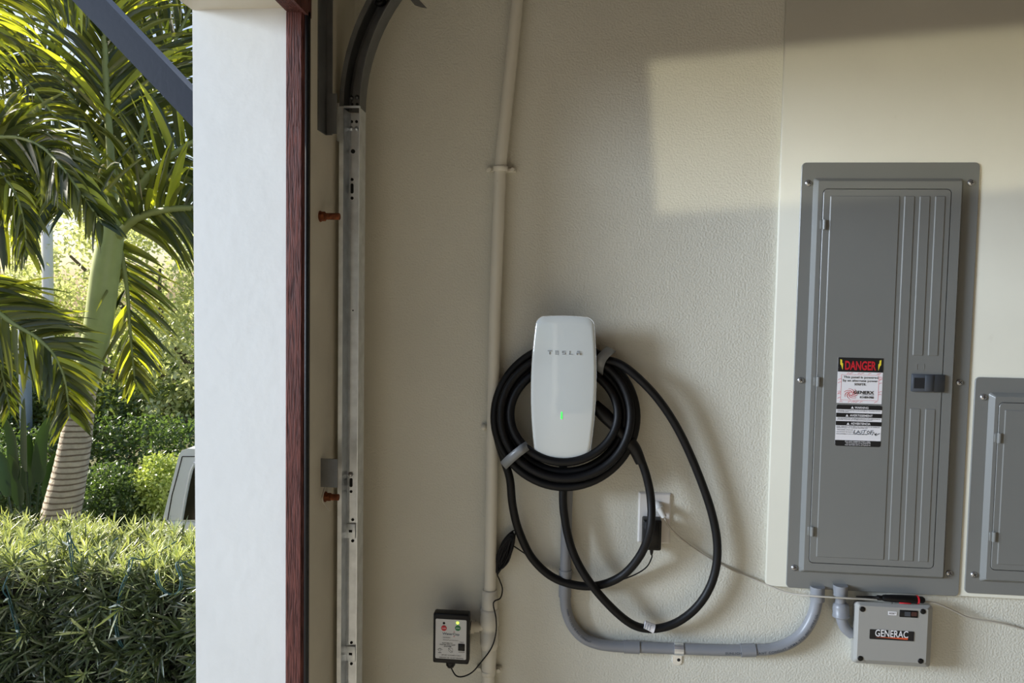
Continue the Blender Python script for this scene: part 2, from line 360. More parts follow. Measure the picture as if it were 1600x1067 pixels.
# curved part, sweeping into the room
RAD = .47; ang = math.radians(88); cr = MB(); rings = []
for i in range(25):
    a = ang*i/24; rings.append([(TXL+RAD-(RAD-(x-TXL))*math.cos(a), y, zj+(RAD-(x-TXL))*math.sin(a)) for x, y in pr])
cr.ring_stack(rings, False); o = cr.build('curved_rail', M['galvdark'], tr); o['label'] = 'curved upper rail in steel darkened for shade'  # same steel as the vertical rail, its shade put into a darker material
sp = MB().box(TXL-.008, TXR+.004, TYF-.003, TYF+.006, zj-.002, zj+.001); sp.build('rail_seam', M['galv'], tr)
def on_web(x, y): p = at(x, y, TYB); return p.x, p.z
for x, y, r in ((549.5, 153, 3.6), (558.5, 152, 3.6), (550, 163, 2.4), (558, 163, 2.4), (549.5, 190, 2.4), (557, 190, 2.4), (549.5, 201, 3.6), (557.5, 201, 3.6)):
    X, Z = on_web(x, y); rr = r*1.66/1150
    if r > 3:
        b = MB(); b.lathe((X, TYB-.0005, Z), (0, -1, 0), [(0, rr), (.002, rr), (.004, rr*.6), (.0055, rr*.15)], 12); b.build('bolt', M['galvdark'] if y < 170 else M['galv'], tr)  # bolts on the curved rail share its shade colour
    else: MB().cyl((X, TYB+.001, Z), (X, TYB-.0006, Z), rr, n=10).build('hole', M['hole'], tr)
for x, y, r in ((551.5, 236.5, 3.6), (550, 280.5, 2.6), (550, 309.5, 2.6), (551.5, 485, 1.2), (548.5, 768, 2.4), (551, 812, 2.4), (551, 845, 2.6), (549, 1004, 2.4), (549, 1037, 2.4)):
    X, Z = on_web(x, y); MB().cyl((X, TYB+.001, Z), (X, TYB-.0006, Z), r*1.66/1150, n=12).build('hole', M['hole'], tr)
for x, y, w, h in ((550, 294.5, 5, 16), (548.5, 754, 5, 15)):
    X, Z = on_web(x, y); k = 1.68/1150; MB().rprism(X-w*k/2, X+w*k/2, Z-h*k/2, Z+h*k/2, TYB+.001, TYB-.0006, w*k/2-.0002).build('slot', M['hole'], tr)
X, Z = on_web(548, 741); b = MB().lathe((X, TYB-.0005, Z), (0, -1, 0), [(0, .006), (.002, .006), (.004, .004), (.005, .001)], 14); b.build('bolt', M['screw'], tr)
for y0, y1 in ((817, 841), (1008, 1033)):             # pressed tabs with a small slot
    X0, X1, Z0, Z1 = RC((541, y0), (556, y1), TYB); b = MB().box(X0, X1, TYB-.004, TYB, Z0, Z1, bev=.0015); b.build('pressed_tab', M['galv'], tr)
    xm, zm = (X0+X1)/2, (Z0+Z1)/2; MB().box(xm-.004, xm+.004, TYB-.0046, TYB-.003, zm-.003, zm+.003).build('slot', M['hole'], tr)
# mounting angle on the jamb, flag bracket and jamb bracket
ya = atX(496, 150, WX).y; yb = atX(508, 150, WX).y; za = atX(502, 207, WX).z
xg = at(519, 150, yb).x
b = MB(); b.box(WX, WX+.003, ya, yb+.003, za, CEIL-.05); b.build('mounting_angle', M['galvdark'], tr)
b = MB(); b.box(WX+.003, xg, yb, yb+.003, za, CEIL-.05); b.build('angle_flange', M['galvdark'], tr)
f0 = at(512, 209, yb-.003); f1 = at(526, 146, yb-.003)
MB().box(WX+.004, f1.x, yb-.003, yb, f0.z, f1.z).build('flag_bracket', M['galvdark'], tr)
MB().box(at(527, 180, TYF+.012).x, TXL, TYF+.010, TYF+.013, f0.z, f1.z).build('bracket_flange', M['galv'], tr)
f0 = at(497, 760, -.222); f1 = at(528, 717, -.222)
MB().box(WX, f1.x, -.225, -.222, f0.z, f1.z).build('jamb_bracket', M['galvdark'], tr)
# sectional door the track implies, out of view; added to darken the upper wall
gd = thing('garage_door', 'unseen brown sectional garage door rolled up flat overhead along the curved track', 'door', (.5, -2.7, zj+RAD))
for i in range(4):
    gx0 = TXL+.30+i*.545; MB().box(gx0, gx0+.54, OPY+.06, TYF-.03, zj+RAD-.022, zj+RAD+.022, bev=.006, seg=1).build('section', M['vinyl'], gd)
# roller held in the curve, and the hinge leaf hanging next to it
p = at(592, -2, -.115)
ro = thing('door_roller', 'black door roller sitting inside the top of the curved track', 'roller', p)
b = MB(); b.lathe(p+Vector((0, .012, 0)), (0, -1, 0), [(0, .010), (.002, .0155), (.012, .0155), (.014, .010)], 20); b.build('wheel', M['black'], ro)
MB().cyl(p+Vector((0, -.001, 0)), p+Vector((0, -.12, 0)), .005, n=10).build('axle', M['galvdark'], ro)
pA = at(640, -30, -.20); 
hb = MB(); q = [at(638, -18, -.2), at(667, 13, -.2), at(659, 12, -.2), at(648, 8, -.2), at(630, -14, -.2)]
hb.prism([(p.x, p.z) for p in q], -.2, -.204); hb.prism([(at(600, -40, -.2).x, q[0].z+.06), (q[0].x+.02, q[0].z+.06), (q[0].x, q[0].z), (q[4].x, q[4].z)], -.2, -.204)
tag(hb.build('hinge_leaf', M['galvdark']), 'pointed grey steel hinge leaf hanging right of the curved track top', 'hinge')

# rusty anchor bolts on the jamb face
for x0, y, L_, lab in ((500, 338, .034, 'rusty anchor bolt in the jamb left of the track, the upper one'), (508, 776, .022, 'rusty anchor bolt below the small steel bracket on the jamb')):
    c = atX(x0, y, WX); t = thing('anchor_bolt', lab, 'bolt', c, 'rusty anchor bolts')
    MB().cyl(c, c+Vector((.002, 0, 0)), .012, n=14).build('washer', M['rust'], t)
    MB().cyl(c+Vector((.002, 0, 0)), c+Vector((.012, 0, 0)), .0105, n=6, smooth=False).build('hex_nut', M['rust'], t)
    b = MB(); b.lathe(c+Vector((.012, 0, 0)), (1, 0, 0), [(q*.002, .0078 if q % 2 else .0068) for q in range(int(L_/.002))], 12); b.build('threaded_stud', M['rust'], t)
# scrap of wire below the bracket
w = [atX(507, 762, WX+.003), atX(504, 772, WX+.008), atX(503, 781, WX+.010), atX(508, 789, WX+.010), atX(514, 797, WX+.008)]
tag(MB().tube(spline(w, 4), .0016, 6).build('wire_scrap', M['cord']), 'short bent pale wire hanging under the jamb bracket', 'wire')

# ================================================================== WALL PIPE
wp = thing('water_pipe', 'cream painted vertical pipe running up the stucco wall', 'pipe', (at(770, 800, 0).x, 0, 0))
PY = -.026; PR = .0145
pc = at(781.5, 265, PY); pbm = at(762, 1060, PY); pt = at(808.5, 0, PY); ptt = pc+(pt-pc)*1.45
b = MB(); b.tube([pc+(pc-pt)*.03, pt, ptt], PR, 20); b.build('upper_pipe', M['pipe'], wp)
lx = at(764, 920, PY).x
b = MB(); b.tube([Vector((pc.x, PY, pc.z)), at(773, 500, PY), at(765.5, 925, PY)], PR, 20); b.build('lower_pipe', M['pipe'], wp)
def ringz(y, x, r, Y=PY): p = at(x, y, Y); return p
b = MB(); p0 = at(765, 951, PY); p1 = at(765.3, 921, PY); b.lathe(p0, p1-p0, [(0, .0195), ((p1-p0).length-.002, .0195), ((p1-p0).length, .0175)], 22); b.build('coupling', M['pipe'], wp)
p0 = at(764.5, 1013, PY); p1 = at(765, 950, PY); L_ = (p1-p0).length; b = MB()
b.lathe(p0, p1-p0, [(0, .019), (L_*.06, .0215), (L_*.2, .0235), (L_*.22, .0225), (L_*.42, .0235), (L_*.44, .0215), (L_*.56, .0215), (L_*.58, .0235), (L_*.62, .0235), (L_*.8, .0235), (L_*.82, .022), (L_*.97, .0235), (L_, .020)], 22)
b.build('valve_body', M['pipe'], wp)
b = MB(); pv = at(757, 980, PY-.006); pv2 = at(735, 979, PY-.006); L_ = (pv2-pv).length
b.lathe(pv, pv2-pv, [(0, .009), (L_*.35, .009), (L_*.36, .0125), (L_*.72, .0125), (L_*.73, .016), (L_, .016)], 16); b.build('valve_stem', M['pipe'], wp)
p0 = at(763.5, 1050, PY); p1 = at(764.5, 1012, PY); b = MB(); b.lathe(p0, p1-p0, [(0, .0175), ((p1-p0).length, .019)], 20); b.build('union_sleeve', M['pipe'], wp)
b = MB(); b.tube([at(761.2, 1140, PY), at(763.5, 1048, PY)], .0155, 20); b.build('bottom_pipe', M['pipe'], wp)
def pclamp(cx, cy, w, name):
    c = at(cx, cy, PY); b = MB(); b.lathe(c-Vector((0, 0, .006)), (0, 0, 1), [(0, PR+.0005), (0, PR+.003), (.009, PR+.003), (.012, PR+.0035), (.012, PR+.0005)], 22)
    b.box(c.x-w/2, c.x+w/2, -.012, 0.001, c.z-.005, c.z+.006, bev=.002); b.cyl((c.x+w/2-.008, -.018, c.z), (c.x+w/2-.008, -.01, c.z), .005, n=8); b.cyl((c.x-w/2+.008, -.018, c.z), (c.x-w/2+.008, -.01, c.z), .005, n=8)
    b.build('pipe_clamp', M['pipe'], wp)
pclamp(782, 264, .072, 'u'); pclamp(763, 1050, .064, 'l')
p = at(757, 667, -.004); b = MB(); b.dome(p, (0, -1, 0), .009, .014, 8, 3); b.box(p.x-.004, p.x+.02, -.012, 0, p.z-.004, p.z+.004, bev=.001); b.build('pipe_clamp', M['pipe'], wp)

# ================================================================== LEAK CONTROLLER
CYF = -.085
x0, x1, z0, z1 = RC((677, 957.5), (731.8, 1039), CYF)
z0_lc = z0
lc = thing('leak_controller', 'small black water shutoff controller with silver faceplate beside the pipe', 'controller', ((x0+x1)/2, -.05, z0))
b = MB(); b.box(x0, x1, CYF, -.058, z0, z1, bev=.004, seg=3); b.build('housing', M['black'], lc)
MB().box(x0+.012, x1-.012, -.060, 0, z0+.01, z1-.04).build('mount_block', M['black'], lc)
for sx in (x0+.005, x1-.005):
    for sz in (z0+.005, z1-.005): MB().dome((sx, CYF+.0005, sz), (0, -1, 0), .0022, .001, 8, 2).build('screw', M['black'], lc)
k = lambda zx, zy: (660+zx/8.4, 940+zy/8.4)
fx0, fx1, fz0, fz1 = RC(k(175, 222), k(572, 765), CYF-.001)
fpl = MB().rprism(fx0, fx1, fz0, fz1, CYF-.0012, CYF+.001, .003).build('faceplate', M['facegrey'], lc)
def kk(zx, zy): return XZ(*k(zx, zy), CYF-.0014)
YT = CYF-.0015
for zx, zy, r, mt, nm in ((283, 347, .0068, 'red', 'close_button'), (465, 347, .0068, 'green', 'open_button')):
    X, Z = kk(zx, zy); MB().lathe((X, CYF-.0008, Z), (0, -1, 0), [(0, r), (.0010, r), (.0013, r*.9)], 20).build(nm, M[mt], lc)
    b = MB(); letter(b, 'CLOSE' if mt == 'red' else 'OPEN', X-.0045, X+.0045, Z-.0014, Z+.0014, CYF-.0024, .01); b.build('lettering', M['white'], fpl)
X, Z = kk(283, 283); MB().dome((X, CYF-.001, Z), (0, -1, 0), .0032, .002, 12, 3).build('status_light', M['black'], lc)
X, Z = kk(462, 279); o = MB().dome((X, CYF-.001, Z), (0, -1, 0), .0036, .0024, 12, 3).build('status_light', M['led2'], lc); o['label'] = 'lit lime green status light'
x_, _ = kk(470, 600); X2, _ = kk(555, 600); _, Z2 = kk(500, 553); _, Z1_ = kk(500, 643)
MB().box(x_, X2, CYF-.003, CYF, Z1_, Z2, bev=.0006, seg=1).build('rocker_switch', M['black'], lc)
b = MB()
def kl(t, xa, xb, yt, yb, bold=.0): 
    a = kk(xa, yb); c = kk(xb, yt); xm_2 = (xa+xb)/2; letter(b, t, a[0], c[0], kk(xm_2, yb)[1], kk(xm_2, yt)[1], YT, bold)
kl('WaterCop', 262, 487, 408, 448, .02); b.build('lettering', M['blueprint'], fpl)
b = MB(); kl('CLASSIC', 268, 370, 462, 478); kl('shutoff protection', 272, 470, 497, 515)
kl('AUTOMATIC', 258, 398, 536, 551, .02); kl('WATER SHUTOFF', 225, 432, 558, 574, .02); kl('SYSTEM', 282, 378, 580, 596, .02)
kl('ON/OFF', 474, 556, 656, 670, .01); kl('TEST', 486, 545, 526, 542)
kl('24V DC 1A CLASS 2 ONLY', 248, 510, 696, 712, .01); kl('INDOOR USE  US PAT PENDING', 222, 535, 730, 746, .01)
b.build('lettering', M['blackmat'], fpl)
b = MB()                                              # round certification mark and square mark
c = kk(228, 635); b.ribbon([(c[0]+.0028*math.cos(a), c[1]+.0028*math.sin(a)) for a in [math.radians(d) for d in range(0, 361, 24)]], .0006, YT)
a = kk(196, 628); d = kk(228, 608); e = kk(264, 630); b.ribbon([a, d, e], .0007, YT); a = kk(208, 668); e = kk(248, 668); b.ribbon([a, e], .0012, YT)
for q in (((340, 612), (395, 612), (395, 664), (372, 668), (345, 645), (340, 612)), ((345, 615), (395, 665))): b.ribbon([kk(*p) for p in q], .0006, YT)
b.build('mark', M['blackmat'], fpl)
b = MB()
for s_, zy in ((1, 392), (-1, 462)):
    for rr in (.0008, .0019): c = kk(416, 427); b.ribbon([(c[0]+rr*1.2*math.cos(a), c[1]+s_*(.0048+rr*.6*math.sin(a))) for a in [math.radians(d) for d in range(20, 161, 20)]], .0006, YT)
b.build('mark', M['red'], fpl)
gx, gz_ = XZ(704, 1044, -.073); zt = z0
b = MB(); b.lathe((gx, -.073, zt+.001), (0, 0, -1), [(0, .0115), (.009, .0115), (.010, .010), (.0145, .008), (.0155, .004)], 14); b.build('cable_gland', M['black'], lc)
xn = at(736, 979, -.04); b = MB(); b.cyl((x1-.001, -.036, xn.z), (xn.x-.001, -.036, xn.z), .013, n=14); b.build('drive_coupling', M['black'], lc)

# ================================================================== EV CHARGER
ch = thing('ev_charger', 'white glass wall charger with green light on the stucco wall', 'charger', (at(880, 610, 0).x, 0, at(880, 610, 0).z))
xc = (at(830, 600, -.1).x+at(931, 600, -.1).x)/2; zt = at(885, 496.5, -.085).z; zb = at(885, 719, -.085).z; zc = (zt+zb)/2; hh = (zt-zb)/2
def half(t):                                           # half width along normalised height, t=+1 top .. -1 bottom
    return .0635+.0115*(1-abs((t-.08)/1.0)**2.0) if True else 0
def outline(scale=1.0, inset=0.0, n=22):
    P = []; r = .016
    for i in range(n+1):
        t = 1-2*i/n; w = half(t)-inset; z = (hh-inset)*t; e = (hh-inset)-abs(z)
        if e < r: w -= r-math.sqrt(max(r*r-(r-e)**2, 0))
        P.append((w, z))
    # pack more points in the corners
    Q = []
    for k_ in range(9):
        a = math.radians(90-90*k_/8); e = r*(1-math.sin(a)); t = 1-e/hh; Q.append((half(t)-inset-r+r*math.cos(a), (hh-inset)-e))
    body = [p for p in P if abs(p[1]) < hh-inset-r]
    Rt = Q+body+[(w, -z) for w, z in [(half(-1+ (hh-inset-z)/hh)-inset-r+(w-(half(1-(hh-inset-z)/hh)-inset-r)), z) for w, z in Q[::-1]]]
    bulge = .004                                       # crowned top edge
    Rt = [(w, z+(bulge*(1-(w/half(1))**2) if z > hh*.85 else (-bulge*(1-(w/half(-1))**2) if z < -hh*.85 else 0))) for w, z in Rt]
    top = [(w, z) for w, z in [(Q[0][0]*s, hh-inset+bulge*(1-(Q[0][0]*s/half(1))**2)) for s in (0, .35, .7)]]
    bot = [(w, -z) for w, z in top[::-1]]
    right = top+Rt+bot
    left = [(-w, z) for w, z in right[::-1] if w > 1e-6]
    return [(xc+w*scale, zc+z*scale) for w, z in right+left]
def yfront(x, z):                                      # gently domed glass, falling back towards the lower end
    u = (x-xc)/.075; v = (z-zc)/hh
    return -.100+.006*u*u+.012*max(-v, 0)**2+.006*max(v, 0)**2
oA = outline(); n = len(oA); b = MB()
rings = []
for s_ in (1.0, .985, .9, .72, .5, .28, .08):
    rings.append([(xc+(x-xc)*s_, yfront(xc+(x-xc)*s_, zc+(z-zc)*s_)+(.0014 if s_ == 1.0 else 0), zc+(z-zc)*s_) for x, z in oA])
b.ring_stack(rings, True, False, True); b.build('faceplate', M['glasswhite'], ch)
b = MB(); oB = [(xc+(x-xc)*1.012, zc+(z-zc)*1.006) for x, z in oA]
b.ring_stack([[(x, yfront(x, z)+.0016, z) for x, z in oA], [(x, yfront(x, z)+.0005, z) for x, z in oB], [(x, yfront(x, z)+.009, z) for x, z in oB]], False, False, True); b.build('rim', M['rim'], ch)
oC = [(xc+(x-xc)*.97, zc+(z-zc)*.985) for x, z in oA]; oD = [(xc+(x-xc)*.70, zc+(z-zc)*.80) for x, z in oA]
b = MB(); b.ring_stack([[(x, yfront(x, z)+.0085, z) for x, z in oC], [(xc+(x-xc)*.9, -.072, zc+(z-zc)*.95) for x, z in oC], [(x, -.062, z) for x, z in oD], [(x, 0, z) for x, z in oD]], True); b.build('body', M['chargerback'], ch)
Xl, Zl = XZ(877.5, 649, -.099); yl = yfront(Xl, Zl); b = MB(); b.rprism(Xl-.0017, Xl+.0017, Zl-.0085, Zl+.0085, yl-.0006, yl+.001, .0015); b.build('status_light', M['led'], ch)
b = MB()                                               # spaced capital lettering T E S L A
xa = XZ(855.5, 551, -.104)[0]; xb = XZ(906.5, 551, -.104)[0]; z_ = XZ(881, 554.2, -.104)[1]; zz = XZ(881, 548.4, -.104)[1]; H = zz-z_; W = (xb-xa)/8.8; st = H*.17; yt = yfront(xc, zc+.075)-.0003
def stroke(i, pts): b.ribbon([(xa+i*1.95*W+u*W, z_+v*H) for u, v in pts], st, yt, .0018)
stroke(0, [(0, .9), (1, .9)]); stroke(0, [(.5, .62), (.5, 0)])
for v in (.9, .5, .1): stroke(1, [(.05, v), (1, v)])
for v in (.9, .5, .1): stroke(2, [(.05, v), (.95, v)])
stroke(2, [(.1, .9), (.1, .5)]); stroke(2, [(.9, .5), (.9, .1)])
stroke(3, [(.1, 1), (.1, .02)]); stroke(3, [(.1, .1), (1, .1)])
stroke(4, [(.1, .92), (.9, .92)]); stroke(4, [(.02, .52), (.98, .52)]); stroke(4, [(.1, .5), (.1, 0)]); stroke(4, [(.9, .5), (.9, 0)])
b.build('lettering', M['greyprint'], ch)

# charging cable: coil + two hanging loops
cc = thing('charging_cable', 'thick black charging cable coiled round the white charger with two hanging loops', 'cable', (xc, -.06, zc))
CR = .0100
def loop(cx, cy, rx, ry, yb, yt, wob=0):
    P = []
    for i in range(72):
        a = 2*math.pi*i/72; s_ = math.sin(a); Y = yb+(yt-yb)*(s_*.5+.5)
        P.append(at(cx+rx*math.cos(a)+wob*math.cos(2*a+1), cy-ry*s_+wob*math.sin(3*a), Y))
    return P
b = MB()
for cx, cy, rx, ry, yb, yt, wb in ((883, 650, 111, 110, -.070, -.034, .8), (884.5, 650.5, 101.5, 98, -.088, -.052, -.8), (883, 648.5, 93, 87.5, -.068, -.034, 1), (881, 646.5, 84, 75, -.089, -.052, .6), (883, 652, 105, 104, -.052, -.022, .4), (883, 648, 98, 93, -.054, -.026, -.5)):
    b.tube(loop(cx, cy, rx, ry, yb, yt, wb), CR, 14, closed=True)
b.build('coil', M['rubber'], cc)
def lp(pts): return spline([at(x, y, Y) for x, y, Y in pts], 8)
b = MB(); b.tube(lp([(773, 655, -.036), (779, 690, -.042), (789, 722, -.046), (797, 750, -.048), (801, 790, -.046), (811, 830, -.036), (833, 874, -.032), (870, 905, -.032), (922, 916, -.032), (968, 902, -.036), (1000, 868, -.056), (1016, 825, -.072), (1017, 780, -.062), (1009, 740, -.06), (997, 708, -.062)]), CR, 14); b.build('hanging_loop', M['rubber'], cc)
b = MB(); b.tube(lp([(934, 562, -.05), (962, 566, -.058), (990, 584, -.062), (1027, 622, -.055), (1060, 672, -.045), (1090, 738, -.036), (1113, 805, -.032), (1121, 860, -.032), (1113, 908, -.032), (1089, 948, -.032), (1052, 975, -.032), (1010, 982, -.034), (974, 966, -.046), (926, 916, -.0545), (895, 862, -.05), (881, 800, -.047), (880, 750, -.045), (880, 715, -.04)]), CR, 14); o = b.build('hanging_loop', M['rubber'], cc)
# plug stowed in the charger's side, with tapered strain relief
b = MB(); b.tube(lp([(928, 632, -.062), (950, 654, -.062), (972, 678, -.062), (988, 697, -.062)]), [.014, .0145, .015, .0155, .016, .0165, .017, .017, .0165, .016, .0155, .015, .0145, .014, .0138, .0135, .0135, .0135, .0135, .0135, .0135, .0135, .013, .0125, .012], 14); b.build('plug_handle', M['black'], cc)
b = MB(); b.tube(lp([(982, 690, -.062), (992, 702, -.062), (1001, 722, -.060)]), [.0175-.0003*i for i in range(17)], 14); b.build('strain_relief', M['black'], cc)
# clear tape bands that hold the coil together
def band(pts, Y, h):
    b = MB(); A = [at(x, y, Yv) for (x, y), Yv in zip(pts, Y)]; S = [Vector(p) for p in spline(A, 6)]
    d = Vector((A[-1].z-A[0].z, 0, -(A[-1].x-A[0].x))).normalized()*h/2
    v = []; f = []
    for p in S: v += [p+d, p-d, p-d+Vector((0, .0012, 0)), p+d+Vector((0, .0012, 0))]
    for i in range(len(S)-1):
        a = i*4; 
        for k_ in range(4): f.append((a+k_, a+(k_+1) % 4, a+4+(k_+1) % 4, a+4+k_))
    f += [(0, 1, 2, 3), (4*(len(S)-1)+3, 4*(len(S)-1)+2, 4*(len(S)-1)+1, 4*(len(S)-1))]
    b.add(v, f, True); b.build('tape_band', M['tape'], cc)
band([(786, 728), (795, 719), (806, 709.5), (817, 701), (826, 695)], [-.072, -.096, -.104, -.103, -.085], .022)
band([(956, 545), (948, 551), (940, 560), (936, 572), (935, 583)], [-.050, -.070, -.078, -.075, -.05], .024)
pl = [at(1006, 976, -.034), at(1022, 982, -.034)]; dd = (pl[1]-pl[0]).normalized()
b = MB(); b.tube([pl[0], (pl[0]+pl[1])/2+Vector((0, 0, -.0006)), pl[1]], CR+.0012, 16); t_ = b.build('cable_tag', M['white'], cc)
b = MB()
for q in (1009.5, 1013.5, 1017.5): a = at(q, 974+ (q-1009)*.3, -.0462); c = at(q-3, 983+(q-1009)*.3, -.0462); b.ribbon([(a.x, a.z), (c.x, c.z)], .0011, -.0462)
b.build('lettering', M['blueprint'], t_)

# ================================================================== GREY CONDUIT under the charger
cd = thing('conduit_run', 'grey plastic conduit bending from under the charger across to the large panel', 'conduit', (at(1060, 1013, 0).x, 0, at(1060, 1013, 0).z))
KY, KR = -.019, .0135
cpt = lambda L: [at(x, y, KY) for x, y in L]
b = MB(); b.tube(cpt([(887.5, 735), (885.5, 800), (884, 870), (883, 912)]), KR, 18); b.build('riser_pipe', M['pvc'], cd)
b = MB(); b.tube(cpt([(883.5, 890), (882.7, 932)]), KR+.0022, 18); b.build('coupling', M['pvc'], cd)
e1 = spline(cpt([(882.7, 930), (885, 953), (894, 977), (911, 996), (935, 1006), (960, 1009.5), (980, 1010.5)]), 6); b = MB(); b.tube(e1, KR, 18); b.build('elbow', M['pvc'], cd)
b = MB(); b.tube(cpt([(975, 1010), (999, 1011)]), KR+.0022, 18); b.build('coupling', M['pvc'], cd)
b = MB(); b.tube(cpt([(997, 1011), (1060, 1013.5), (1125, 1015.5), (1162, 1016)]), KR, 18); b.build('straight_pipe', M['pvc'], cd)
b = MB(); b.tube(cpt([(1157, 1016), (1180, 1015.5)]), KR+.0022, 18); b.build('coupling', M['pvc'], cd)
e2 = spline(cpt([(1178, 1015.5), (1206, 1013.5), (1230, 1006), (1252, 991), (1267, 969), (1275, 945), (1277.5, 918)]), 6); b = MB(); b.tube(e2, KR, 18); b.build('elbow', M['pvc'], cd)
b = MB(); b.tube(cpt([(1277, 938), (1277.5, 916)]), KR+.003, 18); b.build('coupling', M['pvc'], cd)
def path_text(text, path, s0, h, off, mt, parent, flip=False):
    L = [0]
    for a, c in zip(path[:-1], path[1:]): L.append(L[-1]+(c-a).length)
    b = MB(); s = s0
    for chr_ in text:
        if chr_ == ' ': s += h*.55; continue
        vs, fs = glyphs(chr_, .01); w = max(v.x for v in vs); sc = h/.72; s_mid = s+w*sc/2
        if s_mid > L[-1]: break
        i = max(j for j in range(len(L)-1) if L[j] <= s_mid); t = (path[i+1]-path[i]).normalized(); p = path[i]+t*(s_mid-L[i])
        nrm = Vector((-t.z, 0, t.x)); v3 = []
        for v in vs:
            o_ = off+(v.y*sc-h*.5); q = p+t*((v.x-w/2)*sc)+nrm*o_
            q.y = KY-math.sqrt(max((KR+.0004)**2-o_*o_, 1e-6)); v3.append(q)
        b.add(v3, fs); s += w*sc+h*.14
    return b.build('lettering', mt, parent)
path_text('NEMA TC2 SCH 40 PVC CONDUIT', e1, .03, .0045, .004, M['pvcprint'], cd)
path_text('SUNLIGHT RESISTANT CONDUIT NEMA TC2 90C WIRE UL', [at(1125, 1015.5, KY)]+e2, .01, .0062, -.002, M['pvcprint'], cd)
# metal strap with its screw tab
xs0, xs1, zs0, zs1 = RC((1053, 1003), (1067, 1024), KY); b = MB(); rg = []
for xx in (xs0, xs1):
    pass
cz = at(1060, 1013.5, KY).z; arc = [(KY-(KR+.0022)*math.cos(a), cz+(KR+.0022)*math.sin(a)) for a in [math.radians(d) for d in range(-100, 101, 20)]]
arc2 = [(KY-(KR+.0006)*math.cos(a), cz+(KR+.0006)*math.sin(a)) for a in [math.radians(d) for d in range(100, -101, -20)]]
loopp = arc+arc2; b.ring_stack([[(x_, y_, z_2) for y_, z_2 in loopp] for x_ in (xs0, xs1)], False); st_ = b.build('strap', M['galv'], cd); st_['label'] = 'shiny metal strap'
zt0 = at(1060, 1038, 0).z
b = MB(); b.prism([(xs0, cz-.012), (xs1, cz-.012), (xs1, zt0+.006), (xs1-.004, zt0+.001), ((xs0+xs1)/2, zt0), (xs0+.004, zt0+.001), (xs0, zt0+.006)], -.003, 0); b.build('strap_tab', M['galv'], cd)
sx_, sz_ = XZ(1060.5, 1031, -.003); MB().dome((sx_, -.003, sz_), (0, -1, 0), .0042, .002, 12, 3).build('screw', M['hole'], cd)

# ================================================================== OUTLET, PLUG, ADAPTER
x0, x1, z0, z1 = RC((998, 769), (1047, 850), -.005)
ol = thing('wall_outlet', 'white duplex wall outlet behind the hanging cable loop', 'outlet', ((x0+x1)/2, 0, (z0+z1)/2))
b = MB(); rp = rrect(x0, x1, z0, z1, .003); rp2 = rrect(x0+.004, x1-.004, z0+.004, z1-.004, .002); b.ring_stack([[(x, 0, z) for x, z in rp], [(x, -.0025, z) for x, z in rp], [(x, -.006, z) for x, z in rp2]], False); b.build('cover_plate', M['plate'], ol)
xm = (x0+x1)/2; zm = (z0+z1)/2
for s_ in (1, -1):
    zc_ = zm+s_*.0195; b = MB(); b.prism(rrect(xm-.0165, xm+.0165, zc_-.0145, zc_+.0145, .010), -.0085, -.005); rcpt = b.build('receptacle', M['plate'], ol)
    for dx in (-.0065, .0065): MB().box(xm+dx-.0012, xm+dx+.0012, -.0089, -.008, zc_+.001, zc_+.009).build('slot', M['hole'], rcpt)
MB().dome((xm, -.006, zm), (0, -1, 0), .003, .0015, 10, 3).build('screw', M['plate'], ol)
ap = thing('power_adapter', 'black plug-in power adapter in the outlet with its thin black cord', 'adapter', (at(1018, 835, -.03).x, -.03, at(1018, 835, -.03).z))
ax0, ax1, az0, az1 = RC((1005, 812), (1033, 861), -.045)
b = MB(); b.box(ax0, ax1, -.045, -.0095, az0, az1, bev=.004, seg=3); b.build('body', M['black'], ap)
b = MB(); b.box(ax0+.004, ax1-.006, -.0465, -.044, az0+.006, az1-.004, bev=.001, seg=1); b.build('raised_face', M['black'], ap)
axm = at(1018, 865, -.03).x; b = MB(); b.lathe((axm, -.03, az0+.001), (0, 0, -1), [(0, .0045), (.008, .0042), (.016, .0026)], 10); b.build('strain_relief', M['black'], ap)
CW = .0017
b = MB(); b.tube(spline([Vector((axm, -.03, az0-.012)), at(1018, 872, -.028), at(1009, 887, -.015), at(987, 900, -.009), at(952, 911, -.007), at(918, 915, -.007), at(886, 909, -.036), at(857, 891, -.010), at(834, 874.5, -.008), at(813, 860, -.012), at(802, 853, -.026), at(790, 848, -.03)], 8), CW, 8); b.build('cord', M['rubber'], ap)
b = MB(); b.tube(spline([at(781, 880, -.026), at(777, 896, -.022), at(781, 907, -.014), at(785, 920, -.012), at(782, 934, -.040), at(773, 939, -.05), at(771, 946, -.052), at(775, 966, -.054), at(775, 988, -.054), at(768, 1012, -.052), at(752, 1034, -.05), at(738, 1050, -.05), at(723, 1057, -.052), at(712, 1055, -.055), Vector((gx, -.073, z0_lc-.013))], 8), CW, 8); b.build('cord', M['rubber'], ap)
bc = at(790, 862, -.028); b = MB(); P = []
axu = (at(801, 832, -.028)-at(778, 893, -.028)); Ln = axu.length; axu.normalize(); sid = Vector((axu.z, 0, -axu.x))
